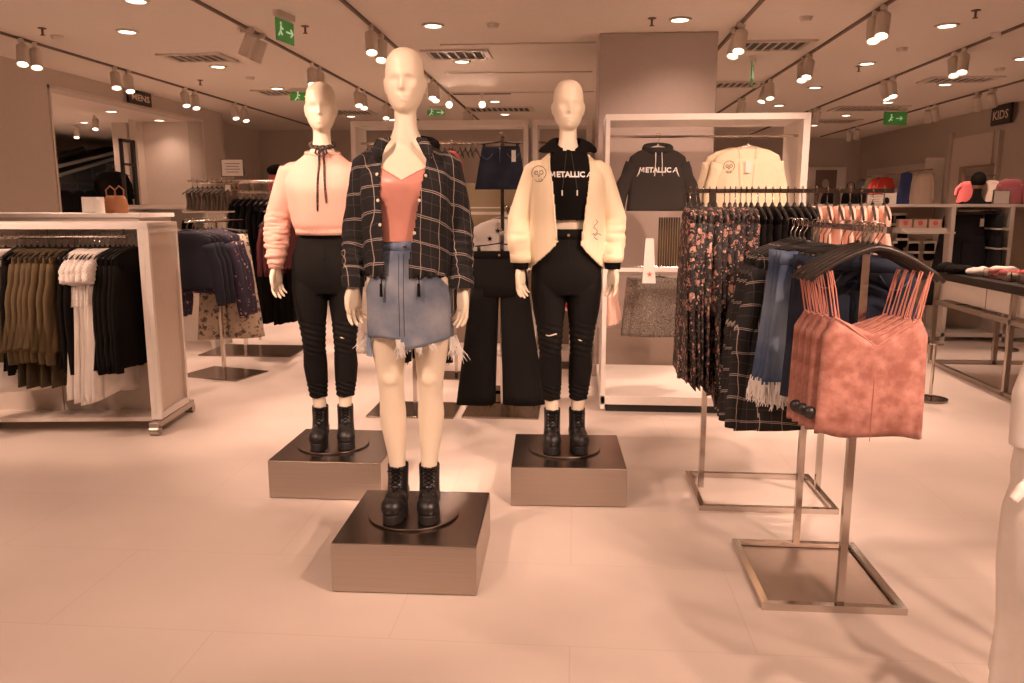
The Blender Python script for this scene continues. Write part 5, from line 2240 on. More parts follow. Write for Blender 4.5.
R1Z = 1.495
loop_rack('garment_rack', 'chrome garment rack with open square base holding dark floral dresses', .60, 1.24, 3.62, 4.12, [(.645, 3.88), (1.215, 3.88)], ((.52, 3.88), (1.46, 3.88)), R1Z)
HR = 'black hanger on the rail of the floral dress rack'
HRG = 'hangers on the floral dress rack'
z = R1Z - .004
row('floral_dress', 'hanger', 5, (.54, 3.88, z), (.66, 3.88, z), R(86), 'dark floral dress in the left bunch on the chrome rack', 'dress', 'dark floral dresses, left bunch', HR, HRG,
    first='dark floral dress at the left end of the chrome rack rail', jit=.05)
row('floral_blouse', 'hanger', 6, (.70, 3.88, z), (.825, 3.88, z), R(86), 'longer dark floral dress in the right bunch on the chrome rack', 'dress', 'dark floral dresses, right bunch', HR, HRG, jit=.05)
row('black_skirt', 'hanger', 8, (.855, 3.88, z), (1.09, 3.88, z), R(88), 'black dress hanging between floral dresses and pink tops on the chrome rack', 'dress', 'black dresses on the floral dress rack', HR, HRG, jit=.05)
row('pink_top', 'hanger', 7, (1.12, 3.88, z), (1.43, 3.88, z), R(78), 'soft pink top hanging at the right end of the floral dress rack', 'top', 'pink tops on the floral dress rack', HR, HRG,
    last='soft pink top at the far right end of the floral dress rack', jit=.05)

# ---------------------------------------------------------------- front rack: velvet camisoles, denim, plaid
R2Z = 1.355
loop_rack('garment_rack', 'chrome garment rack with plate base holding rose velvet camisoles and denim skirts', .68, 1.18, 2.69, 3.25, [(.94, 3.235), (.955, 2.72)], ((.94, 2.50), (.94, 3.55)), R2Z, True)
z = R2Z - .004
HW = 'wide curved black hanger carrying a rose velvet camisole on the front rack'
HWG = 'wide hangers of the velvet camisoles'
for i in range(5):
    y = 2.55 + .036 * i
    x = .935
    a_ = R(-2) + rj.uniform(-.03, .03)
    if i == 0:
        put('cami', (x + .008, y, z), R(-4), 'rose pink crushed velvet camisole with V neck at the very front of the chrome rack', 'camisole', 'velvet camisoles on the front rack')
    else:
        put('cami_tagged' if i in (1, 2, 3) else 'cami', (x - .010 * i, y, z), R(-6 - 3 * i), 'rose velvet camisole behind the front one, %s from the front' % ('second', 'third', 'fourth', 'last')[i - 1], 'camisole', 'velvet camisoles on the front rack')
    put('wide_hanger', (x - .004 * i, y, z), a_, HW, 'hanger', HWG)
HC = 'black clip hanger of the denim skirts on the front rack'
HCG = 'clip hangers on the front rack'
row('denim_mini', 'clip_hanger', 4, (.97, 2.80, z), (.96, 2.98, z), R(-12), 'dark indigo denim skirt hanging behind the velvet camisoles', 'skirt', 'indigo denim skirts on the front rack', HC, HCG, first='dark indigo denim skirt directly behind the velvet camisoles', jit=.03)
row('frayed_skirt', 'clip_hanger', 4, (.93, 3.04, z), (.93, 3.20, z), R(8), 'mid blue denim skirt with white frayed hem in the bunch on the front rack', 'skirt', 'frayed denim skirts on the front rack', HC, HCG, first='mid blue frayed denim skirt, foremost of the frayed ones', jit=.06)
row('plaid_shirt', 'hanger', 4, (.91, 3.28, z), (.91, 3.48, z), R(12), 'black plaid shirt hanging behind the frayed denim skirts', 'shirt', 'plaid shirts on the front rack', 'black hanger of the plaid shirts on the front rack', 'hangers of the plaid shirts', first='black plaid shirt right behind the frayed denim skirts, foremost plaid one', jit=.05)

# ---------------------------------------------------------------- stands and frames between the mannequins
p = Vector((-.49, 5.38, 0))
t_stand('clothing_stand', p, R(90), 1.235, .12, (.42, .52), 'chrome stand on dark square plate carrying black wide culottes')
put('culottes', (p.x - .01, p.y - .09, 1.245), R(3), 'black wide-leg culottes with frayed hems hanging between front and right mannequins', 'trousers')
put('clip_hanger', (p.x - .01, p.y - .09, 1.245), R(3), 'clip hanger carrying the black wide culottes', 'hanger')
p2_ = Vector((-1.1, 5.35, 0))
t_stand('clothing_stand', p2_, R(90), 1.235, .12, (.42, .6), 'chrome stand on dark plate behind the legs of the front mannequin')
put('culottes', (p2_.x + .02, p2_.y - .09, 1.36), R(0), 'black trousers hanging on the stand hidden behind the denim skirt', 'trousers', scale=.85)
put('clip_hanger', (p2_.x + .02, p2_.y - .09, 1.245), R(0), 'clip hanger on the stand behind the front mannequin', 'hanger')
# tall hanging arm for the denim skirt high up
p3_ = Vector((-.52, 5.75, 0))
t_stand('clothing_stand', p3_, R(90), 1.905, .16, (.4, .4), 'tall thin chrome stand holding up the dark denim skirt')
put('denim_hang', (p3_.x, p3_.y - .13, 1.915), R(-3), 'short dark indigo denim skirt with price tag hanging high beside the plaid mannequin', 'skirt', scale=.97)
put('clip_hanger', (p3_.x, p3_.y - .13, 1.915), R(-3), 'clip hanger of the dark denim skirt hanging high', 'hanger', scale=.85)
put('star_top', (-.53, 5.85, 1.41), R(5), 'white short top with dark star print hanging above the black culottes', 'top', scale=1.15)
put('clear_hanger', (-.50, 5.85, 1.42), R(5), 'clear hanger of the white star print top', 'hanger')
p4_ = Vector((-.5, 5.98, 0))
t_stand('clothing_stand', p4_, R(90), 1.41, .15, (.3, .3), 'chrome stand behind, carrying the white star print top')
p5_ = Vector((-.03, 7.0, 0))
t_stand('clothing_stand', p5_, R(90), 1.1, .14, (.3, .3), 'chrome stand with red garment seen between the right mannequin legs')
put('red_top', (p5_.x, p5_.y - .1, 1.11), R(85), 'red top on a stand showing between the legs of the right mannequin', 'top', scale=1.0)
put('hanger', (p5_.x, p5_.y - .1, 1.11), R(85), 'hanger of the red top behind the right mannequin', 'hanger')

# far white frames with rails
for i, (x0, x1, lb) in enumerate(((-2.1, -.44, 'wide white wall frame with long rail behind the two left mannequins'), (-.40, .14, 'narrow white wall frame behind the right mannequin head'))):
    Y = 7.5
    t = thing('white_wall_frame', lb, 'display frame', (0, 0, 0), 0, 'white wall frames in the middle distance')
    for q in ((x0, x0 + .045), (x1 - .045, x1)):
        a = MB()
        a.bx((q[0], Y, 0), (q[1], Y + .4, 2.14))
        a.build('upright', WHITE, t)
    a = MB()
    a.bx((x0, Y, 2.14), (x1, Y + .4, 2.19))
    a.build('top_board', WHITE, t)
    a = MB()
    a.bx((x0, Y - .05, .0), (x1, Y + .4, .05))
    a.build('base_board', WHITE, t)
    a = MB()
    a.bx((x0 + .045, Y + .36, .05), (x1 - .045, Y + .4, .38))
    a.build('lower_panel', BROWNP, t)
    a = MB()
    a.tube([(x0 + .045, Y + .2, 2.0), (x1 - .045, Y + .2, 2.0)], .012, 8)
    a.build('hang_rail', CHROME, t)
    a = MB()
    a.bx((x0 + .045, Y + .02, 1.33), (x1 - .045, Y + .38, 1.355))
    a.build('shelf', WHITE, t)
    if i == 0:
        a = MB()
        a.bx((x0 + .045, Y + .02, 1.39), (x1 - .045, Y + .38, 1.40))
        a.build('glass_shelf', WHITE, t)
for k in range(22):
    put('hanger', (-2.0 + .05 * k, 7.7, 2.012), R(88) + rj.uniform(-.05, .05), 'empty black hanger on the long rail of the wide white wall frame', 'hanger', 'empty hangers on the wall frame rail')
# soft taupe partition behind those frames
a = MB()
a.bx((-.9, 8.6, 0), (-.3, 8.7, 1.9))
a.bx((-1.5, 8.6, 0), (-.9, 8.66, 1.65))
tag(a.build('display_partition', mat('olive_taupe', (.38, .31, .2), .8)), 'taupe freestanding partition beyond the wide white wall frame', 'partition')
# pink garment edge right of the plaid shirt
put('coral_top', (-.98, 6.4, 1.92), R(80), 'pink top hanging just behind the right shoulder of the plaid mannequin', 'top')
put('hanger', (-.98, 6.4, 1.92), R(80), 'hanger of the pink top behind the plaid mannequin', 'hanger')
t_stand('clothing_stand', Vector((-.98, 6.5, 0)), R(90), 1.91, .12, (.3, .3), 'tall stand of the pink top behind the plaid mannequin')

# ---------------------------------------------------------------- the right side
# sales table
t = thing('display_table', 'chrome framed sales table with black top and white drawers at right', 'table', (3.22, 5.1, 0), 0)
TW, TL = 1.3, 2.3
a = MB()
a.bx((-.02, 0, .775), (TW, TL + .03, .84))
a.build('table_top', mat('black_top', (.02, .017, .015), .35), t, bevel=.003)
a = MB()
a.bx((.06, .06, .60), (TW - .06, TL - .03, .77))
a.build('drawer_box', WHITE, t)
for y in (.75, 1.5):
    a = MB()
    a.bx((.055, y - .002, .60), (.06, y + .002, .77))
    a.build('drawer_gap', BROWNP, t)
for x, y in ((0, TL - .03), (0, 1.0), (0, 0), (TW - .05, TL - .03), (TW / 2 - .1, TL - .03), (TW - .05, 0)):
    a = MB()
    a.bx((x, y, 0), (x + .035, y + .035, .775))
    a.build('leg', STEEL, t)
for z_ in (.015, .56):
    a = MB()
    for q in (((0, 0), (.035, TL)), ((TW - .05, 0), (TW - .015, TL)), ((0, TL - .03), (TW, TL)), ((0, 0), (TW, .03))):
        a.bx((q[0][0], q[0][1], z_ - .015), (q[1][0], q[1][1], z_ + .02))
    a.build('frame_rail', STEEL, t)
rt = random.Random(5)
for i, (x, y, w, d) in enumerate(((3.32, 6.35, .5, .42), (3.32, 5.75, .5, .5), (3.9, 6.3, .45, .5))):
    t = thing('acrylic_tray', 'clear acrylic tray of small accessories on the black table, %s' % ('middle one', 'nearest one', 'one at the far side')[i], 'tray', (x, y, .84), 0, 'acrylic trays on the sales table')
    a = MB()
    a.bx((0, 0, 0), (w, d, .006))
    a.build('tray_bottom', GLASS, t)
    for q in (((0, 0), (w, .005)), ((0, d - .005), (w, d)), ((0, 0), (.005, d)), ((w - .005, 0), (w, d))):
        a = MB()
        a.bx((q[0][0], q[0][1], 0), (q[1][0], q[1][1], .075))
        a.build('tray_wall', GLASS, t)
    for k in range(12):
        m_ = rt.choice([RED, CORAL, CORAL, RED, PAPER, BLACKC])
        nm = {RED: 'red', CORAL: 'coral pink', PAPER: 'white', BLACKC: 'black'}[m_]
        a = MB()
        r0 = rt.uniform(.035, .05)
        ring = []
        for q in range(17):
            an = 2 * PI * q / 16
            ring.append((r0 * math.cos(an), r0 * math.sin(an), .02 + .006 * math.sin(an * 5)))
        a.tube(ring, [.017 + .005 * math.sin(q * 2.7) for q in range(17)], 8)
        o = a.build('hair_scrunchie', m_, loc=(x + .07 + (k % 4) * (w - .14) / 3, y + .08 + (k // 4) * (d - .16) / 2, .85 + rt.uniform(0, .02)), rz=rt.uniform(0, 3), smooth=True)
        o.rotation_euler.x = rt.uniform(-.5, .5)
        tag(o, '%s fabric scrunchie lying in the %s clear tray on the table' % (nm, ('middle', 'nearest', 'far side')[i]), 'hair accessory', 'scrunchies in the table trays')
for i, (x, y, m_, lb) in enumerate(((3.30, 7.1, BLACKC, 'folded black cloth at the far left corner of the black table'), (3.38, 6.9, WHITEC, 'crumpled white cloth near the far corner of the black table'), (3.62, 7.05, WHITEC, 'crumpled white cloth behind, on the far edge of the table'),
                                    (3.95, 7.0, BLACKC, 'folded black garment at the rear of the black table'), (3.45, 5.4, WHITEC, 'white cloth at the near end of the black table'))):
    a = MB()
    a.blob((0, 0, .035), (.13, .10, .04), 28, 14)
    a2 = remesh(a, .008, 1)
    displace(a2, lambda v: .018 * noise.noise(Vector(v) * 16 + Vector((i, 0, 0))))
    a2.v = [Vector((v[0], v[1], max(v[2], .0))) for v in a2.v]
    tag(a2.build('folded_cloth', m_, loc=(x, y, .84), smooth=True), lb, 'cloth')
# round black cap on the corner
a = MB()
a.loft([ell(0, 0, z_, r_, r_, 24) for z_, r_ in ((0, .085), (.03, .085), (.06, .07), (.08, .04), (.088, .01))])

tag(a.build('black_hat', BLACKC, loc=(3.26, 7.28, .84), smooth=True), 'black cap on the left back corner of the sales table', 'hat')

# round-based stands whose disc feet show on the floor
for p_, lb, h in ((flr(930, 400), 'round perforated metal stand base on the floor right of the velvet camisoles', 1.0), (flr(1005, 350), 'round metal stand base far off under the sales table', 1.0)):
    t = thing('round_stand', lb, 'stand', p_, 0, 'stands with round bases')
    a = MB()
    a.disc((0, 0, 0), .12, .012, 40)
    a.ringz((0, 0, .012), .10, .12, .004, 40)
    a.build('round_base', DARKPLATE, t)
    a = MB()
    a.tube([(-.0, 0, .012), (0, 0, .42)], .012, 10)
    a.disc((0, 0, .42), .06, .01, 24)
    a.build('post', CHROME, t)

# long wall unit with socks and jeans
UY = 8.62
t = thing('sock_wall_unit', 'long cream wall unit with open bays of socks and jeans behind the sales table', 'shelf unit', (0, 0, 0), 0)
a = MB()
a.bx((2.55, UY, 1.40), (5.7, UY + .45, 1.43))
a.build('top_board', WHITE, t)
a = MB()
a.bx((2.55, UY + .40, 0.05), (5.7, UY + .45, 1.40))
a.build('back_panel', mat('unit_back', (.55, .45, .37), .7), t)
for x in (2.55, 3.86, 4.44, 5.6):
    a = MB()
    a.bx((x, UY, 0), (x + .04, UY + .42, 1.40))
    a.build('divider', WHITE, t)
a = MB()
a.bx((2.59, UY, .05), (5.7, UY + .42, .09))
a.build('bottom_board', WHITE, t)
a = MB()
a.bx((3.36, UY - .12, 1.13), (3.86, UY + .4, 1.15))
a.build('shelf', WHITE, t)
a = MB()
a.bx((4.3, UY - .05, 1.17), (4.44, UY + .4, 1.185))
a.build('shelf', WHITE, t)
a = MB()
a.bx((4.3, UY - .05, .97), (4.44, UY + .4, .985))
a.build('shelf', WHITE, t)
a = MB()
a.tube([(3.90, UY + .18, 1.36), (4.44, UY + .18, 1.36)], .01, 8)
a.build('hang_rail', CHROME, t)
JN = put('indigo_jeans', (4.06, UY + .18, 1.37), R(3), 'dark indigo jeans with waist ticket hanging in the wall unit bay', 'jeans')
put('clip_hanger', (4.06, UY + .18, 1.37), R(3), 'clip hanger of the dark jeans in the wall unit', 'hanger')
a = MB()
a.bx((-.02, -.002, -.08), (.02, .002, 0))
a.build('price_tag', PAPER, JN, loc=(.16, -.07, -.09))
put('indigo_jeans', (4.37, UY + .2, 1.37), R(84), 'dark jeans hanging edge-on at the right of the wall unit bay', 'jeans', scale=.95)
put('clip_hanger', (4.37, UY + .2, 1.37), R(84), 'clip hanger of the edge-on jeans in the wall unit', 'hanger')
for i, dx in enumerate((0, .15, .3)):
    a = MB()
    a.box((0, 0, .045), (.13, .09, .09))
    t = thing('gift_box', 'small pink patterned box on the white wall unit shelf, %s of three' % ('leftmost', 'middle', 'rightmost')[i], 'box', (3.43 + dx, UY + .1, 1.15 + .035), 0, 'pink boxes on the wall unit shelf')
    a.build('box', mat('pale_pink_card', (.75, .5, .42), .6), t, bevel=.003)
    a = MB()
    a.disc((0, 0, 0), .025, .002, 16)
    a.v = [(x, z_ - .047, y + .05) for x, y, z_ in a.v]
    a.build('round_label', CORAL, t)
a = MB()
a.bx((3.36, UY - .02, 1.15), (3.82, UY + .25, 1.185))
tag(a.build('white_tray', WHITE, bevel=.003), 'flat white tray under the pink boxes on the wall unit shelf', 'tray')
SOCK = None
for i, (px, py, lb) in enumerate(((876, 213, 'upper row left'), (889, 213, 'upper row middle'), (901, 213, 'upper row right'), (903, 228, 'low one beneath the upper row'), (884, 241, 'lower row leftmost'), (899, 241, 'lower row second'),
                                  (914, 241, 'lower row third'), (930, 241, 'lower row fourth'), (949, 241, 'lower row rightmost'))):
    p = aty(px, py, UY + .33)
    if SOCK is None:
        t = thing('sock_pack', '', 'socks')
        a = MB()
        a.bx((-.045, -.01, -.02), (.045, .01, .0))
        a.bx((-.045, -.014, -.10), (.045, .014, -.055 - .025))
        a.build('card_band', PAPER, t)
        a = MB()
        a.loft([ell(0, 0, -.018, .036, .012, 16), ell(0, 0, -.08, .04, .016, 16)])
        a.loft([ell(0, 0, -.10, .042, .018, 16), ell(0, 0, -.13, .044, .02, 16), ell(0, 0, -.155, .03, .014, 16)])
        a.build('socks', BLACKC, t, smooth=True)
        a = MB()
        a.tube([(0, .07, .01), (0, -.04, .012)], .003, 6)
        a.build('peg', CHROME, t)
        KIDS[t.name] = [c for c in bpy.data.objects if c.parent == t]
        SOCK = t
    else:
        t = copy_tree(SOCK)
    tag(t, 'black sock pack with white band on the wall unit, %s' % lb, 'socks', 'sock packs on the wall unit')
    t.location = p
    t.scale = (1.35, 1.35, 1.35)
# things standing on top of the unit
sign_card((3.12, UY + .1, 1.43), .17, .10, 'white printed card in a frame on top of the wall unit, left part', 3, 0)
sign_card((4.38, UY + .1, 1.43), .16, .14, 'blank white card standing on the wall unit near the right edge', 0, 0)
a = MB()
a.box((0, 0, .055), (.11, .1, .11))
tag(a.build('white_box', PAPER, loc=(3.30, UY + .2, 1.43), bevel=.003), 'white box standing on the wall unit behind the red tops', 'box')
a = MB()
a.blob((0, 0, .075), (.075, .07, .075), 20, 12)
tag(a.build('black_helmet_bag', BLACKC, loc=(3.06, UY + .32, 1.43), smooth=True), 'round black beanie above the printed card on the wall unit', 'hat')
a = MB()
a.blob((0, 0, .03), (.03, .03, .04), 14, 8)
tag(a.build('black_pouch', BLACKC, loc=(3.235, UY + .1, 1.43), smooth=True), 'small black pouch between card and white box on the wall unit', 'pouch')
for i, (x, w_, h_, m_, lb) in enumerate(((2.66, .1, .12, BLACKC, 'black box-shaped bag on the left end of the wall unit'), (2.88, .11, .15, BLACKC, 'black handbag on the wall unit left of the printed card'))):
    t = thing('black_handbag', lb, 'bag', (x, UY + .15, 1.43), 0)
    a = MB()
    a.loft([ell(0, 0, 0, w_ * .8, .04, 20, 3), ell(0, 0, h_ * .5, w_ * .75, .035, 20, 3), ell(0, 0, h_, w_ * .55, .015, 20, 3)])
    a.build('bag_body', m_, t, smooth=True)
    a = MB()
    a.tube([(-w_ * .4, 0, h_ * .9), (-w_ * .3, 0, h_ * 1.4), (0, 0, h_ * 1.55), (w_ * .3, 0, h_ * 1.4), (w_ * .4, 0, h_ * .9)], .005, 6)
    a.build('handle', m_, t)

# right wall: white panel with rails, recessed mirrors, sign
def wall_box(name, pxa, pxb, y0, y1, off0, off1, m, par=None, **k):
    """upright box lying along the oblique right wall between two pixel columns"""
    A = on_right(pxa, 204, off0)
    B = on_right(pxb, 204, off0)
    c = (A + B) / 2 + RN * (off1 - off0) / 2
    L = (B - A).length
    a = MB()
    a.box((c.x, c.y, (y0 + y1) / 2), (L, abs(off1 - off0), y1 - y0), RRZ)
    return a.build(name, m, par, **k)


t = thing('wall_display_panel', 'cream wall panel with clothes rails on the right wall beyond the unit', 'display panel', (0, 0, 0), 0)
wall_box('panel', 868, 938, .05, 2.1, .0, .06, CREAMP, t)
wall_box('side_fin', 938, 941, .05, 2.15, 0, .25, WHITE, t)
wall_box('rail', 906, 930, 1.95, 1.97, .30, .32, CHROME, t)
wall_box('rail', 866, 893, 1.93, 1.95, .30, .32, CHROME, t)
wall_box('shelf', 880, 897, 1.62, 1.64, .06, .34, WHITE, t)
wall_box('shelf', 880, 897, 1.35, 1.37, .06, .34, WHITE, t)


def wall_item(kind, px, off, z, rz, label, cat, sc_=1.0, hang=True):
    sc_ *= .62
    p = on_right(px, 204, off)
    p.z = z
    put(kind, p, rz, label, cat, scale=sc_)
    if hang:
        put('hanger', p, rz, 'hanger on the far right wall, about ' + {861: 'the grey shirt', 869: 'the pale garment beside it', 877: 'the left red shirt', 884: 'the right red shirt', 904: 'the blue dress', 916: 'the left cream blouse', 923: 'the right cream blouse', 968: 'the coral shirt', 990: 'the pale blouse by the mirror', 1009: 'the maroon shirt'}[px], 'hanger', scale=.68)


wall_item('grey_shirt', 861, .31, 1.95, R(20), 'blue grey shirt hanging at the left end of the right wall display', 'shirt', 1.0)
wall_item('cream_blouse', 869, .31, 1.95, R(-30), 'pale cream garment hanging beside the grey shirt on the right wall', 'top', .8)
wall_item('red_top', 877, .31, 1.95, R(-10), 'bright red top hanging on the far right wall, left one', 'top', 1.1)
wall_item('red_top', 884, .31, 1.95, R(-10), 'bright red top hanging on the far right wall, right one', 'top', 1.0)
wall_item('blue_dress', 904, .31, 2.0, R(-20), 'long royal blue dress hanging on the far right wall', 'dress', 1.0)
wall_item('cream_blouse', 916, .31, 1.97, R(-70), 'cream blouse hanging on the right wall rail, left of a pair', 'blouse', 1.0)
wall_item('cream_blouse', 923, .31, 1.97, R(-30), 'cream blouse hanging on the right wall rail, right of a pair', 'blouse', 1.0)
for k in range(8):
    p = on_right(881 + (k % 4) * 4.2, 204, .2)
    a = MB()
    a.loft([ell(0, 0, z_, .07, .05, 16) for z_ in (0, .03)] + [ell(0, 0, .06, .04, .03, 16)])
    tag(a.build('folded_white_shirt', PAPER, loc=(p.x, p.y, 1.64 if k < 4 else 1.37), smooth=True), 'small folded white item on the %s shelf of the far right wall, among red tops' % ('upper' if k < 4 else 'lower'), 'folded clothes', 'folded white items on the right wall shelves')
struct(wall_box('trim_6', 947, 949.5, 0, 2.5, -.01, .05, WALL))
struct(wall_box('wall_right_bay', 949.5, 989, 0, 2.42, -.01, .02, mat('bay_plaster', (.62, .52, .44), .8)))
t = thing('wall_mirror', 'tall framed mirror on the right wall reflecting clothes above the wall unit', 'mirror', (0, 0, 0), 0)
wall_box('mirror_frame', 958, 994 - 1, .2, 1.98, .02, .05, mat('mirror_frame', (.3, .2, .15), .5), t)
wall_box('mirror_pane', 960, 991, .22, 1.95, .05, .055, MIRROR, t)
struct(wall_box('trim_7', 996, 998, 0, 2.42, -.01, .06, WALL))
wall_box('rail', 964, 993, 1.79, 1.81, .35, .37, CHROME, t)
wall_item('coral_top', 968, .36, 1.80, R(-30), 'coral pink top hanging in front of the right wall mirror', 'top', 1.15)
wall_item('cream_blouse', 990, .36, 1.78, R(-30), 'pale white blouse hanging right of the mirror shopper', 'blouse', .8)
wall_item('burg_top2', 1009, .4, 1.80, R(-30), 'maroon top hanging on the right wall next to the blank card', 'top', 1.2)
p = aty(976, 204, 11.0)
t = thing('person', 'person in black top with short black hair standing far off before the mirror', 'person', (p.x, p.y, 0), R(160))
a = MB()
a.merge(torso(.01))
a.tube([(0, .01, 1.49), (0, .006, 1.6), (0, .01, 1.67)], [.054, .048, .05], 16)
for s_ in (-1, 1):
    a.tube(leg_pts(s_, .07), [r + .01 for r in LEG_R], 14)
    a.blob((s_ * .07, -.05, .03), (.045, .12, .035))
    a.blob((s_ * .155, .006, 1.41), (.055, .055, .055))
    ap = arm_pts(s_, (.2, .02, 1.17), (.21, -.06, .94))
    a.tube(ap, [r + .008 for r in ARM_R], 12)
b2 = remesh(a, .012, 4)
b2.build('body', BLACKC, t, smooth=True)
a = head_mb(1.715)
a.build('head', mat('person_skin', (.35, .2, .13), .6), t, smooth=True)
a = MB()
a.blob((0, .02, 1.745), (.092, .105, .10), 24, 14)
a.build('hair', BLACKC, t, smooth=True)
for s_ in (-1, 1):
    h_ = hand_mb(s_)
    w_ = arm_pts(s_, (.2, .02, 1.17), (.21, -.06, .94))[-1]
    h_.v = [v + w_ for v in h_.v]
    h_.build('hand', MATS['person_skin'], t, smooth=True)

# poster on the back wall
t = thing('framed_poster', 'framed pale poster with a grey figure on the far back wall', 'poster', (4.98, 16.99, 0), 0)
a = MB()
a.bx((-.42, -.03, 1.15), (.48, 0, 2.18))
a.build('poster_frame', WHITE, t)
a = MB()
a.bx((-.12, -.036, 1.2), (.30, -.03, 2.12))
a.build('poster_print', mat('poster_dark', (.22, .15, .12), .7), t)
a = MB()
a.loft([[(x + .08, -.04 + .0 * z_, z_) for x, z_ in ()]] if False else [ell(.08, -.04, 1.25 + .45 * q, .15 - .05 * q, .004, 20) for q in (0, .5, 1.0)])
a.blob((.08, -.04, 1.85), (.07, .005, .09), 16, 10)
a.build('poster_figure', mat('poster_grey', (.5, .42, .38), .7), t)
t = thing('wall_notice', 'small red notice plate on the far back wall beside the poster', 'sign', (5.66, 16.6, 0), 0)
a = MB()
a.bx((-.1, -.0, 1.55), (.04, .02, 1.85))
a.build('plate', RED, t)
a = MB()
a.bx((-.07, -.004, 1.66), (.01, .0, 1.76))
a.build('symbol', BURG, t)

# KIDS sign and MENS sign
def letter_sign(text, c, w, h, rz, label):
    t = thing('department_sign', label, 'sign', c, rz, 'black department signs')
    a = MB()
    a.bx((-w / 2, -.03, -h / 2), (w / 2, 0, h / 2))
    a.build('board', mat('sign_black', (.03, .025, .024), .5), t, bevel=.003)
    m_ = text_mb(text, h * .62, .003)
    ws = max(v.x for v in m_.v) - min(v.x for v in m_.v)
    k = w * .78 / ws
    m_.v = [(v.x * k, -.033, (v.y - h * .22) * 1.0) for v in m_.v]
    m_.build('lettering', mat('sign_letter', (.75, .62, .52), .5), t)
    return t


letter_sign('MENS', (LX + .03, 9.38, 2.665), .50, .16, R(90), 'black sign reading MENS above the left opening')
pk = on_right(1003, 114.5, .06)
letter_sign('KIDS', (pk.x, pk.y, pk.z), .50, .26, math.atan2(RN.x, -RN.y), 'black sign reading KIDS high on the right wall')

# ---------------------------------------------------------------- beyond the left opening: the mall
a = MB()
a.bx((-12.9, 5, 0), (-12.8, 18.9, CEIL))
a.bx((-12.9, 18.8, 0), (-5.95, 18.9, CEIL))
struct(a.build('wall_mall', mat('mall_wall', (.45, .36, .3), .8)))
struct(MB().bx((-7.6, 12.9, 0), (-7.35, 13.25, CEIL)).build('column_mall', WALL))
VX = -10.0
t = thing('escalator', 'dark escalator with pale handrails and light strips seen through the left opening', 'escalator', (VX, 11.0, 0), 0)
a = MB()
v = []
for x in (-.6, .6):
    v += [(x, -1.2, .0), (x, 6.6, 2.1), (x, 6.6, 2.72), (x, -1.2, .95)]
a.add(v, [(0, 1, 2, 3), (7, 6, 5, 4), (0, 4, 5, 1), (1, 5, 6, 2), (2, 6, 7, 3), (3, 7, 4, 0)])
a.build('truss', mat('escalator_dark', (.03, .04, .045), .35), t)
for x in (-.55, .62):
    for dz in (.0, .28):
        a = MB()
        a.tube([(x, -1.2, 1.0 + dz), (x, 5.8, 2.55 + dz * .3)], .035, 10)
        a.build('handrail', mat('escalator_rail', (.5, .55, .55), .3, .6), t)
for k in range(14):
    a = MB()
    a.box((.63, -.9 + k * .5, .75 + k * .115), (.02, .03, .5))
    a.build('baluster', mat('escalator_grey', (.12, .13, .13), .4, .5), t)
t = thing('glass_shopfront', 'dark mall glazing with black frame behind the left opening', 'glazing', (0, 0, 0), 0)
gx = LX - REC - .05
a = MB()
a.bx((gx - .02, 10.52, 0), (gx + .02, 10.56, 2.3))
a.bx((gx - .02, 10.80, 0), (gx + .02, 10.86, 2.3))
a.bx((gx - .02, 10.52, 2.26), (gx + .02, 10.86, 2.3))
a.bx((gx - .02, 10.52, 1.95), (gx + .02, 10.86, 1.98))
a.build('black_frame', BLACKM, t)
row('black_dress', 'hanger', 3, (gx - .25, 10.62, 1.95), (gx - .25, 10.78, 1.95), R(10), 'black garment hanging in the dark frame beyond the left opening', 'dress', 'black garments beyond the left opening', 'hanger in the dark frame beyond the left opening', 'hangers beyond the left opening')
# black low display rail in front of the view
t = thing('black_counter_rail', 'black framed display rack beyond the left opening, behind the gondola', 'rack', (-6.6, 9.2, 0), 0)
a = MB()
for q in (((0, 0, 0), (.05, .05, 1.75)), ((0, 2.0, 0), (.05, 2.05, 1.75)), ((0, 0, 1.70), (.05, 2.05, 1.76)), ((0, 0, 1.3), (.05, 2.05, 1.33))):
    a.bx(*q)
a.build('frame', BLACKM, t)
for k in range(6):
    put('black_top', (-6.575, 9.4 + k * .28, 1.70), R(90) + rj.uniform(-.2, .2), 'black top hanging from the black rack beyond the left opening', 'top', 'black tops beyond the left opening')
for k, (y, x) in enumerate(((9.6, -8.2), (10.4, -8.0), (11.2, -8.2), (12.4, -8.6), (13.2, -8.4), (11.8, -7.2))):
    spot_head(x, y, (x + .3, y - .8, 1.2), 'dark spotlight on the mall ceiling seen through the left opening', 'spotlights beyond the left opening', power=170)
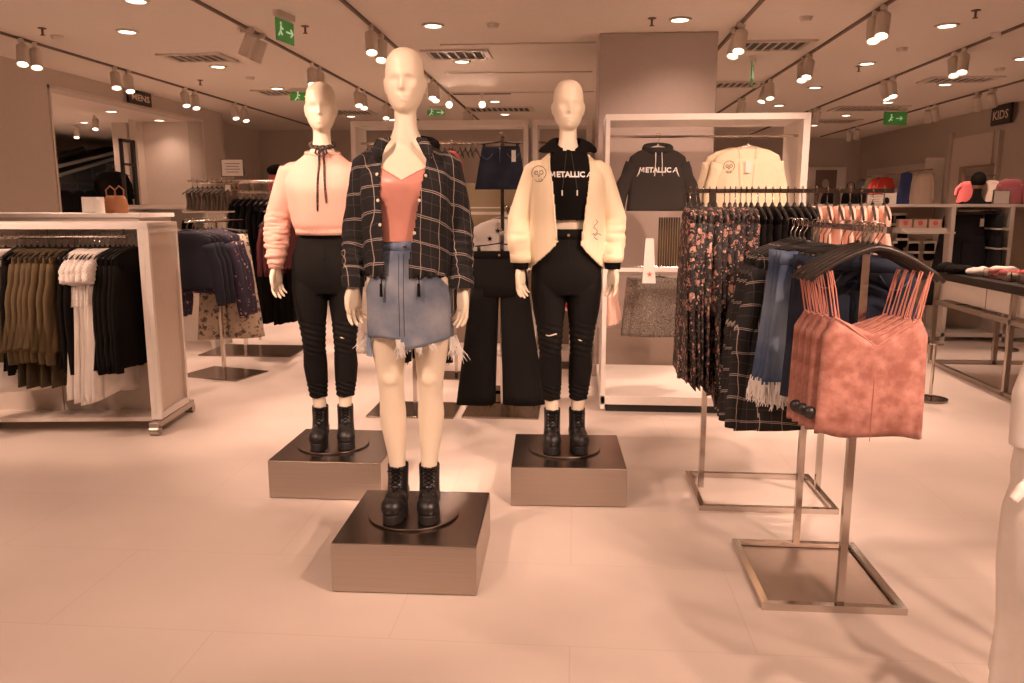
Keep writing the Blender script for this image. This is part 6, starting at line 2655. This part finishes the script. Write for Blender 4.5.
for k, (x, y) in enumerate(((-5.75, 8.5), (-5.7, 9.7), (-5.65, 10.75), (-7.4, 10.0), (-8.6, 11.2), (-8.0, 12.8))):
    downlight(x, y, OZ - .001 if k < 3 else CEIL, 'recessed downlight in the soffit of the left opening' if k < 3 else 'recessed downlight on the mall ceiling beyond the left opening', 'downlights beyond the left opening', power=16 if k == 2 else (20 if k < 2 else 150))

# ---------------------------------------------------------------- white robe cut by the right edge
RP = Vector((1.222, 1.92, 0))
t = thing('white_robe', 'long white draped garment with knotted tie cut off by the right edge', 'robe', (RP.x, RP.y, 0), R(10))
m = MB()
rr = []
for z_, A, B, cx in ((1.30, .05, .04, .04), (1.28, .12, .07, .05), (1.18, .15, .09, .05), (1.0, .155, .10, .035), (.88, .175, .10, .0), (.80, .17, .10, -.01), (.76, .16, .09, -.015), (.70, .17, .10, -.015), (.55, .168, .115, -.01), (.40, .158, .12, -.0), (.27, .155, .13, .0), (.22, .155, .13, .0)):
    t_ = max(0, (.8 - z_) / .6)
    rr.append(ell(cx, 0, z_, A, B, 60, 2.2, wave(.05, 9, .5, t_)))
m.loft(rr)
for s_ in (-1,):
    m.tube([(-.06, 0, 1.2), (-.11, 0, 1.08), (-.15, -.01, .98), (-.165, -.02, .86)], [.05, .055, .055, .05], 16)
rb = remesh(m, .007, 3)
displace(rb, lambda v: .008 * noise.noise(Vector((v[0] * 12, v[1] * 12, v[2] * 4))))
rb.build('robe_body', WHITEC, t, smooth=True)
m = MB()
m.blob((-.175, -.06, .80), (.03, .025, .022))
m.tube([(-.175, -.06, .80), (-.215, -.07, .785), (-.238, -.07, .755)], [.016, .014, .012], 12)
m.tube([(-.175, -.06, .80), (-.08, -.11, .81), (0, -.12, .82)], [.012, .016, .016], 12, flat=.6)
kt = remesh(m, .005, 3)
kt.build('knotted_tie', WHITEC, t, smooth=True)
t_stand('clothing_stand', Vector((1.62, 1.925, 0)), R(0), 1.36, .40, (.22, .3), 'chrome stand carrying the white draped garment beyond the right edge')
put('hanger', (1.26, 1.925, 1.375), R(10), 'black hanger of the white draped garment beyond the right edge', 'hanger')
